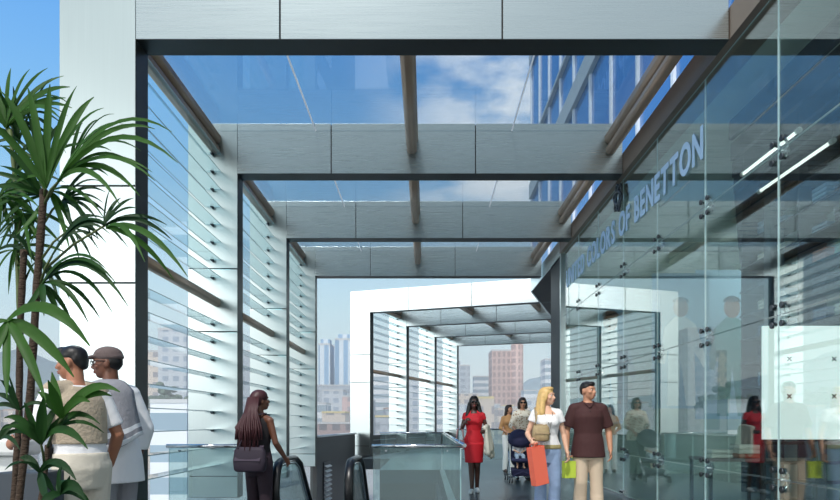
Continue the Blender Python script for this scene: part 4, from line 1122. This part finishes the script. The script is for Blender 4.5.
M7.shoes(mat('shoe tan', sr(150, 110, 80), .5))
M7.hair(mat('hair blonde', sr(222, 184, 118), .45, noise_amt=.25, nscale=30), LONG+[((.075, .03, 1.64), .036, (.085, .04, 1.46), .04), ((-.075, .02, 1.64), .038, (-.10, .02, 1.42), .042), ((0, .07, 1.62), .07, (0, .10, 1.40), .075), ((-.05, .06, 1.60), .05, (-.09, .08, 1.36), .05)])
mb = MB(); mb.tube([M7.ln(p) for p in ((-.055, -.02, 1.46), (-.05, -.10, 1.40), (-.012, -.155, 1.28), (0, -.14, 1.16), (.014, -.155, 1.28), (.05, -.10, 1.40), (.055, -.02, 1.46))], .004, 6); mb.ell(M7.ln((0, -.142, 1.15)), .012, .008, .016)
mb.xform(M7.M); mb.build('necklace', mat('necklace dark', sr(88, 70, 50), .4), M7.root, local=True)
mb = MB()
shb = M7.ln((-.13, .0, 1.455))
c7 = W(M7, (-.12, -.17, 1.26))
handbag('olive gold shoulder bag of the blonde woman', c7, .10, .055, .19, mat('bag olive gold', sr(170, 148, 110), .6, noise_amt=.35, nscale=25),
        [c7+V((-.07, .0, -.02)), W(M7, (-.17, -.14, 1.36)), W(M7, (-.155, .01, 1.485)), W(M7, (-.150, .07, 1.40)), c7+V((.06, .05, -.02))], flap=mat('bag flap olive', sr(140, 120, 86), .6))
M8 = Person('man in a dark brown short sleeved shirt and beige trousers beside the blonde woman', ((588-VX)/F*8.25, 8.25, 0), 1.745, -.05, SK['tan'], False, yaw=.75,
            pose=dict(kneeL=(.10, -.02, .49), ankL=(.105, -.07, .085), kneeR=(-.10, -.05, .49), ankR=(-.10, .05, .085),
                      elR=(-.265, .03, 1.14), wrR=(-.275, -.06, .91), elL=(.265, .04, 1.14), wrL=(.27, -.04, .89)))
M8.curl = {'L': .5, 'R': .95}
M8.body(); M8.face()
SH8 = mat('shirt dark brown', sr(66, 34, 34), .8, bump=.3, nscale=16)
sh8 = M8.top('shirt', SH8, .80, 1.485, .44, .022, .035, flare=(1.08, .12))
mb = MB(); mb.tube([M8.ln(p) for p in ((.06, -.05, 1.49), (.03, -.085, 1.455), (0, -.115, 1.42))], .014, 6); mb.tube([M8.ln(p) for p in ((-.06, -.05, 1.49), (-.03, -.085, 1.455), (0, -.115, 1.42))], .014, 6); mb.tube([M8.ln((.068*math.cos(a*PI/8), .012+.062*math.sin(a*PI/8), 1.50)) for a in range(-1, 10)], .016, 6)
M8.part(mb, 'collar', SH8, .008, 2)
for k in range(6):
    mb = MB(); z = 1.38-k*.095; mb.ell(M8.ln((0, -.137 + (.015 if z < 1.2 else 0)-(.01 if z < .95 else 0), z)), .007, .005, .007, n=8, k=5); mb.xform(M8.M); mb.build('button', mat('button dark', sr(30, 18, 18), .3), M8.root, local=True)
M8.trousers(mat('trousers beige', sr(206, 186, 162), .85, bump=.35, nscale=12), 1.0, .02, .03, .014)
M8.shoes(mat('shoe brown', sr(74, 52, 40), .5))
M8.hair(mat('hair black', sr(20, 18, 18), .45), SHORT)
# paper bags
def paper_bag(lab, top, w, d, h, col, name, rz, grip, tilt=0.0):
    t = thing('shopping_bag', lab, 'bag', top-V((0, 0, h*math.cos(tilt)))+V((h*math.sin(tilt), 0, 0)), rz); t.rotation_euler.y = -tilt
    e = MB(); th = .003
    for p in ((-w, w, -d, -d+th), (-w, w, d-th, d), (-w, -w+th, -d+th, d-th), (w-th, w, -d+th, d-th)): e.box(p[0], p[1], p[2], p[3], 0, h)
    e.box(-w, w, -d, d, 0, th)
    m_ = mat(name, col, .5); e.build('bag_body', m_, t, local=True)
    g = wmat(t).inverted() @ grip
    for y in (-d, d):
        e = MB(); e.tube([(-w*.45, y, h-.02), (-w*.40, y*.9, h+.04), (-.012, g.y, g.z-.006), (.012, g.y, g.z-.006), (w*.40, y*.9, h+.04), (w*.45, y, h-.02)], .0035, 6); e.build('handle', m_, t, local=True)
    return t
g7 = W(M7, M7.grip('R'))
paper_bag('tall coral orange paper bag held by the blonde woman', g7+V((.02, -.02, -.035)), .095, .05, .46, sr(250, 118, 92), 'paper coral', .45, g7, .16)
g8 = W(M8, M8.grip('R'))
paper_bag('small yellow green paper bag held by the man in brown', g8+V((0.02, -.02, -.06)), .075, .04, .21, sr(200, 220, 76), 'paper lime', .3, g8)
# shoulder bag of the woman with braids
c3 = W(M3, (-.05, .20, 1.11))
handbag('dark plum shoulder bag of the woman with braids', c3, .17, .05, .25, mat('bag plum', sr(46, 36, 50), .7),
        [c3+V((-.12, 0, -.02)), W(M3, (.06, .16, 1.28)), W(M3, (-.07, .09, 1.475)), W(M3, (-.10, .0, 1.49)), W(M3, (-.04, -.13, 1.35)), W(M3, (.12, -.12, 1.10)), c3+V((.12, -.05, -.02))], rz=-.25, flap=mat('bag plum flap', sr(58, 46, 62), .7))
# ------------------------------------------------------------------ the palm
LEAF = []
for i, c in enumerate((sr(40, 78, 30), sr(56, 98, 34), sr(32, 66, 32))):
    m, nt, b = newmat('palm leaf'); N = nt.nodes.new; L = nt.links.new
    b.inputs['Roughness'].default_value = .5; b.inputs['Specular IOR Level'].default_value = .25
    tc = N('ShaderNodeTexCoord'); nz = N('ShaderNodeTexNoise'); nz.inputs['Scale'].default_value = 9; mx = N('ShaderNodeMix'); mx.data_type = 'RGBA'
    L(tc.outputs['Object'], nz.inputs['Vector']); L(nz.outputs['Fac'], mx.inputs['Factor']); mx.inputs['A'].default_value = tuple(q*.7 for q in c[:3])+(1,); mx.inputs['B'].default_value = tuple(q*1.3 for q in c[:3])+(1,)
    L(mx.outputs['Result'], b.inputs['Base Color'])
    tr = N('ShaderNodeBsdfTranslucent'); L(mx.outputs['Result'], tr.inputs[0]); ms = N('ShaderNodeMixShader'); ms.inputs[0].default_value = .3
    L(b.outputs[0], ms.inputs[1]); L(tr.outputs[0], ms.inputs[2]); L(ms.outputs[0], nt.nodes['Material Output'].inputs[0]); LEAF.append(m)
STEM = mat('palm cane', sr(70, 54, 40), .8, bump=.8, nscale=40, stretch=(1, 1, 3)); GSTEM = mat('palm green cane', sr(84, 98, 52), .6, noise_amt=.3)
palm = thing('lady_palm', 'tall potted fan palm with thin canes at the left edge', 'plant', (-2.0, 3.3, 0))
R5 = random.Random(11)
def cane(pts, r, m):
    e = MB(); P = [at(x, y, D) for x, y, D in pts]; path = []
    for a, b in zip(P[:-1], P[1:]):
        for k in range(6): path.append(a.lerp(b, k/6))
    path.append(P[-1])
    e.tube(path, [r*(1.12 if i % 3 == 0 else 1.0) for i in range(len(path))], 8); e.build('cane', m, palm)
cane([(44, 190, 3.3), (37, 285, 3.3), (30, 400, 3.3), (17, 520, 3.3), (10, 590, 3.3)], .018, STEM)
cane([(24, 250, 3.4), (20, 330, 3.4), (19, 420, 3.4), (14, 500, 3.4), (12, 590, 3.35)], .016, STEM)
cane([(48, 445, 3.15), (44, 480, 3.15), (38, 520, 3.15), (28, 590, 3.25)], .013, STEM)
cane([(10, 130, 3.5), (16, 190, 3.5), (17, 260, 3.5), (20, 345, 3.45), (18, 590, 3.4)], .010, GSTEM)
def blade(e, base, tip, sag, w, depth_tip, nrm):
    """one leaflet: pleated strip from base to tip, widest at the middle"""
    n = 9; P = []
    for i in range(n+1):
        t = i/n; P.append(base.lerp(tip, t)+V((0, 0, sag*4*t*(1-t))))
    rows = []
    for i, p in enumerate(P):
        t = i/n; d = (P[min(i+1, n)]-P[max(i-1, 0)]).normalized()
        s_ = d.cross(nrm).normalized(); u_ = s_.cross(d)
        ww = .85*w*min(1, .38+2.6*t)*(1 if t < .55 else max(.10, 1-((t-.55)/.45)**1.7))
        rows.append([p+s_*ww+u_*ww*.45, p, p-s_*ww+u_*ww*.45])
    e.loft(rows, caps=False, closed=False)
def frond(hub, D, tips, stem, w=.020, m=None, ddep=.18, sag=0.03, face=None):
    """hub and leaflet tips in pixels, stem = pixel where the stalk joins its cane"""
    e = MB(); h = at(hub[0], hub[1], D)
    for k, t in enumerate(tips):
        Dt = D + R5.uniform(-ddep, ddep*.6); tp = at(t[0], t[1], Dt)
        L_ = (tp-h).length; nrm = V((R5.uniform(-.5, .5), -1, R5.uniform(.1, .9)))
        blade(e, h, tp, (t[2] if len(t) > 2 else sag)*L_*4, w*R5.uniform(.85, 1.15)*(t[3] if len(t) > 3 else 1), 0, nrm)
    m_ = m or LEAF[R5.randrange(3)]
    o = e.build('frond', m_, palm)
    if stem:
        e = MB(); s_ = at(stem[0], stem[1], stem[2] if len(stem) > 2 else D+.02); mid = s_.lerp(h, .5)+V((0, 0, .02))
        e.tube([s_, mid, h], [.007, .006, .005], 6); e.build('stalk', GSTEM, o)
def fan(cx, cy, a0, a1, n, l0, l1, j=4):
    return [(cx+math.cos(math.radians(a0+(a1-a0)*k/(n-1)))*(l:=R5.uniform(l0, l1))+R5.uniform(-j, j), cy-math.sin(math.radians(a0+(a1-a0)*k/(n-1)))*l) for k in range(n)]
# big crown
frond((46, 188), 3.25, [(2, 92), (28, 88), (50, 84), (77, 86), (94, 97), (104, 108, .04), (-18, 118), (8, 104)], (44, 200, 3.3), .022)
frond((58, 182), 3.15, [(114, 122, .03), (128, 128, .04), (155, 129, .05), (172, 132, .06), (178, 163, .06), (155, 181, .05), (152, 172, .05), (140, 196, .06), (120, 205, .06)], (44, 205, 3.3), .016, sag=.05)
frond((50, 192), 3.35, [(16, 235, -.02), (30, 245, -.02), (70, 250, .03), (94, 232, .05), (104, 218, .05), (80, 245, .04)], (43, 215, 3.3), .016)
frond((44, 196), 3.4, fan(44, 196, 130, 215, 7, 50, 70), (42, 230, 3.3), .018)
# upper left crown
frond((6, 128), 3.5, [(11, 68), (30, 69), (48, 68), (64, 76), (70, 87), (66, 98, .03), (72, 108, .04), (60, 118, .05), (-10, 70), (-25, 90)], (14, 150, 3.5), .019)
frond((12, 126), 3.6, fan(12, 126, -45, 20, 8, 45, 70), (14, 160, 3.5), .011, sag=.06)
frond((12, 178), 3.55, fan(12, 178, -120, 60, 12, 34, 52), (16, 200, 3.5), .013)
frond((0, 196), 3.4, fan(0, 196, -110, 40, 9, 40, 70), (16, 215, 3.5), .015)
frond((22, 215), 3.45, fan(22, 215, -140, -20, 7, 40, 60), (18, 235, 3.45), .013)
frond((40, 165), 3.5, fan(40, 165, 20, 160, 8, 40, 60), (44, 200, 3.3), .013)
frond((62, 202), 3.4, fan(62, 202, -70, 40, 9, 35, 55), (43, 225, 3.3), .012, sag=.05)
frond((20, 140), 3.6, fan(20, 140, 60, 200, 9, 45, 75), (14, 160, 3.5), .012)
frond((70, 170), 3.45, fan(70, 170, -20, 75, 9, 40, 75), (44, 205, 3.3), .011, sag=.05)
frond((36, 215), 3.5, fan(36, 215, 150, 260, 8, 40, 60), (40, 235, 3.3), .012)
frond((66, 232), 3.3, fan(66, 232, -60, 30, 7, 30, 50), (41, 260, 3.3), .010, sag=.05)
# small fan on a long stalk, in front of the column
frond((104, 226), 3.1, [(110, 190), (121, 198), (134, 198), (137, 208), (148, 222, .03), (167, 225, .04), (172, 240, .05)], (44, 270, 3.3), .014)
frond((106, 228), 3.05, [(188, 277, .04), (174, 280, .04), (145, 262, .05)], None, .016)
# mid crown
frond((52, 256), 3.2, [(110, 234, .08), (122, 241, .08), (128, 247, .08), (100, 240, .08)], (40, 285, 3.3), .013)
frond((42, 284), 3.15, [(106, 269, .06), (116, 283, .06), (122, 296, .07), (128, 306, .08), (112, 312, .07), (100, 318, .06), (88, 322, .05), (22, 312, -.02), (44, 316), (60, 318), (72, 322)], (37, 300, 3.3), .015)
frond((36, 262), 3.4, [(0, 238, .06), (8, 232, .05), (70, 300, .05), (60, 304, .04), (-8, 256, .06), (20, 300)], (38, 285, 3.3), .013)
frond((14, 250), 3.5, fan(14, 250, -150, 20, 8, 35, 60), (18, 265, 3.45), .012)
# big near leaf on the left
frond((8, 321), 3.0, [(90, 346, .06, 1.3), (74, 377, .03, 1.3), (46, 400, .02, 1.2), (7, 398, 0, 1), (-20, 380, 0, 1), (-30, 340, .03)], (18, 345, 3.4), .024, LEAF[1])
# lower fronds in front of the man
frond((41, 444), 3.0, [(88, 449, .06, 1.2), (76, 418, .04, 1.2), (44, 396, 0, 1.2), (24, 402, .02), (4, 418, .06), (2, 430, .06), (60, 404, .02, 1.2), (100, 424, .07, .8), (104, 433, .07, .7)], (45, 470, 3.15), .020)
frond((62, 418), 2.95, [(112, 396, .05, 1.2), (120, 392, .06, 1.1), (90, 402, .05), (48, 380, 0, 1.2), (38, 392, .03), (52, 372, 0, 1.1)], (47, 448, 3.15), .020, LEAF[1])
frond((40, 472), 3.05, [(76, 480, .06, 1.2), (56, 496, .03, 1.2), (5, 470, .05), (20, 458, .05), (62, 470, .06), (48, 502, 0, 1.2)], (43, 485, 3.15), .020)
frond((60, 494), 2.95, [(86, 500, .08, 1.3), (70, 480, .06, 1.3), (92, 506, .06), (40, 506), (62, 466, .03)], (40, 515, 3.15), .024)
frond((20, 410), 3.2, [(0, 380, .04), (-6, 395, .05), (8, 372, .02), (52, 410, .06), (-10, 410, .05)], (19, 430, 3.4), .014)
frond((0, 440), 3.1, [(24, 422, .05), (30, 436, .06), (10, 424, .03), (20, 450, .05)], None, .014)
# pot
pot = thing('plant_pot', 'dark round pot on the terrace floor, holding the palm canes', 'pot', (at(17, 560, 3.3).x+.0, 3.33, 0))
e = MB(); c = pot.location.copy()
e.loft([e.ring(c+V((0, 0, z)), (0, 0, 1), r, 28) for z, r in ((0, .16), (.02, .17), (.34, .22), (.38, .225), (.38, .20), (.33, .19))]); e.build('pot_body', mat('pot dark', sr(58, 60, 62), .5), pot)
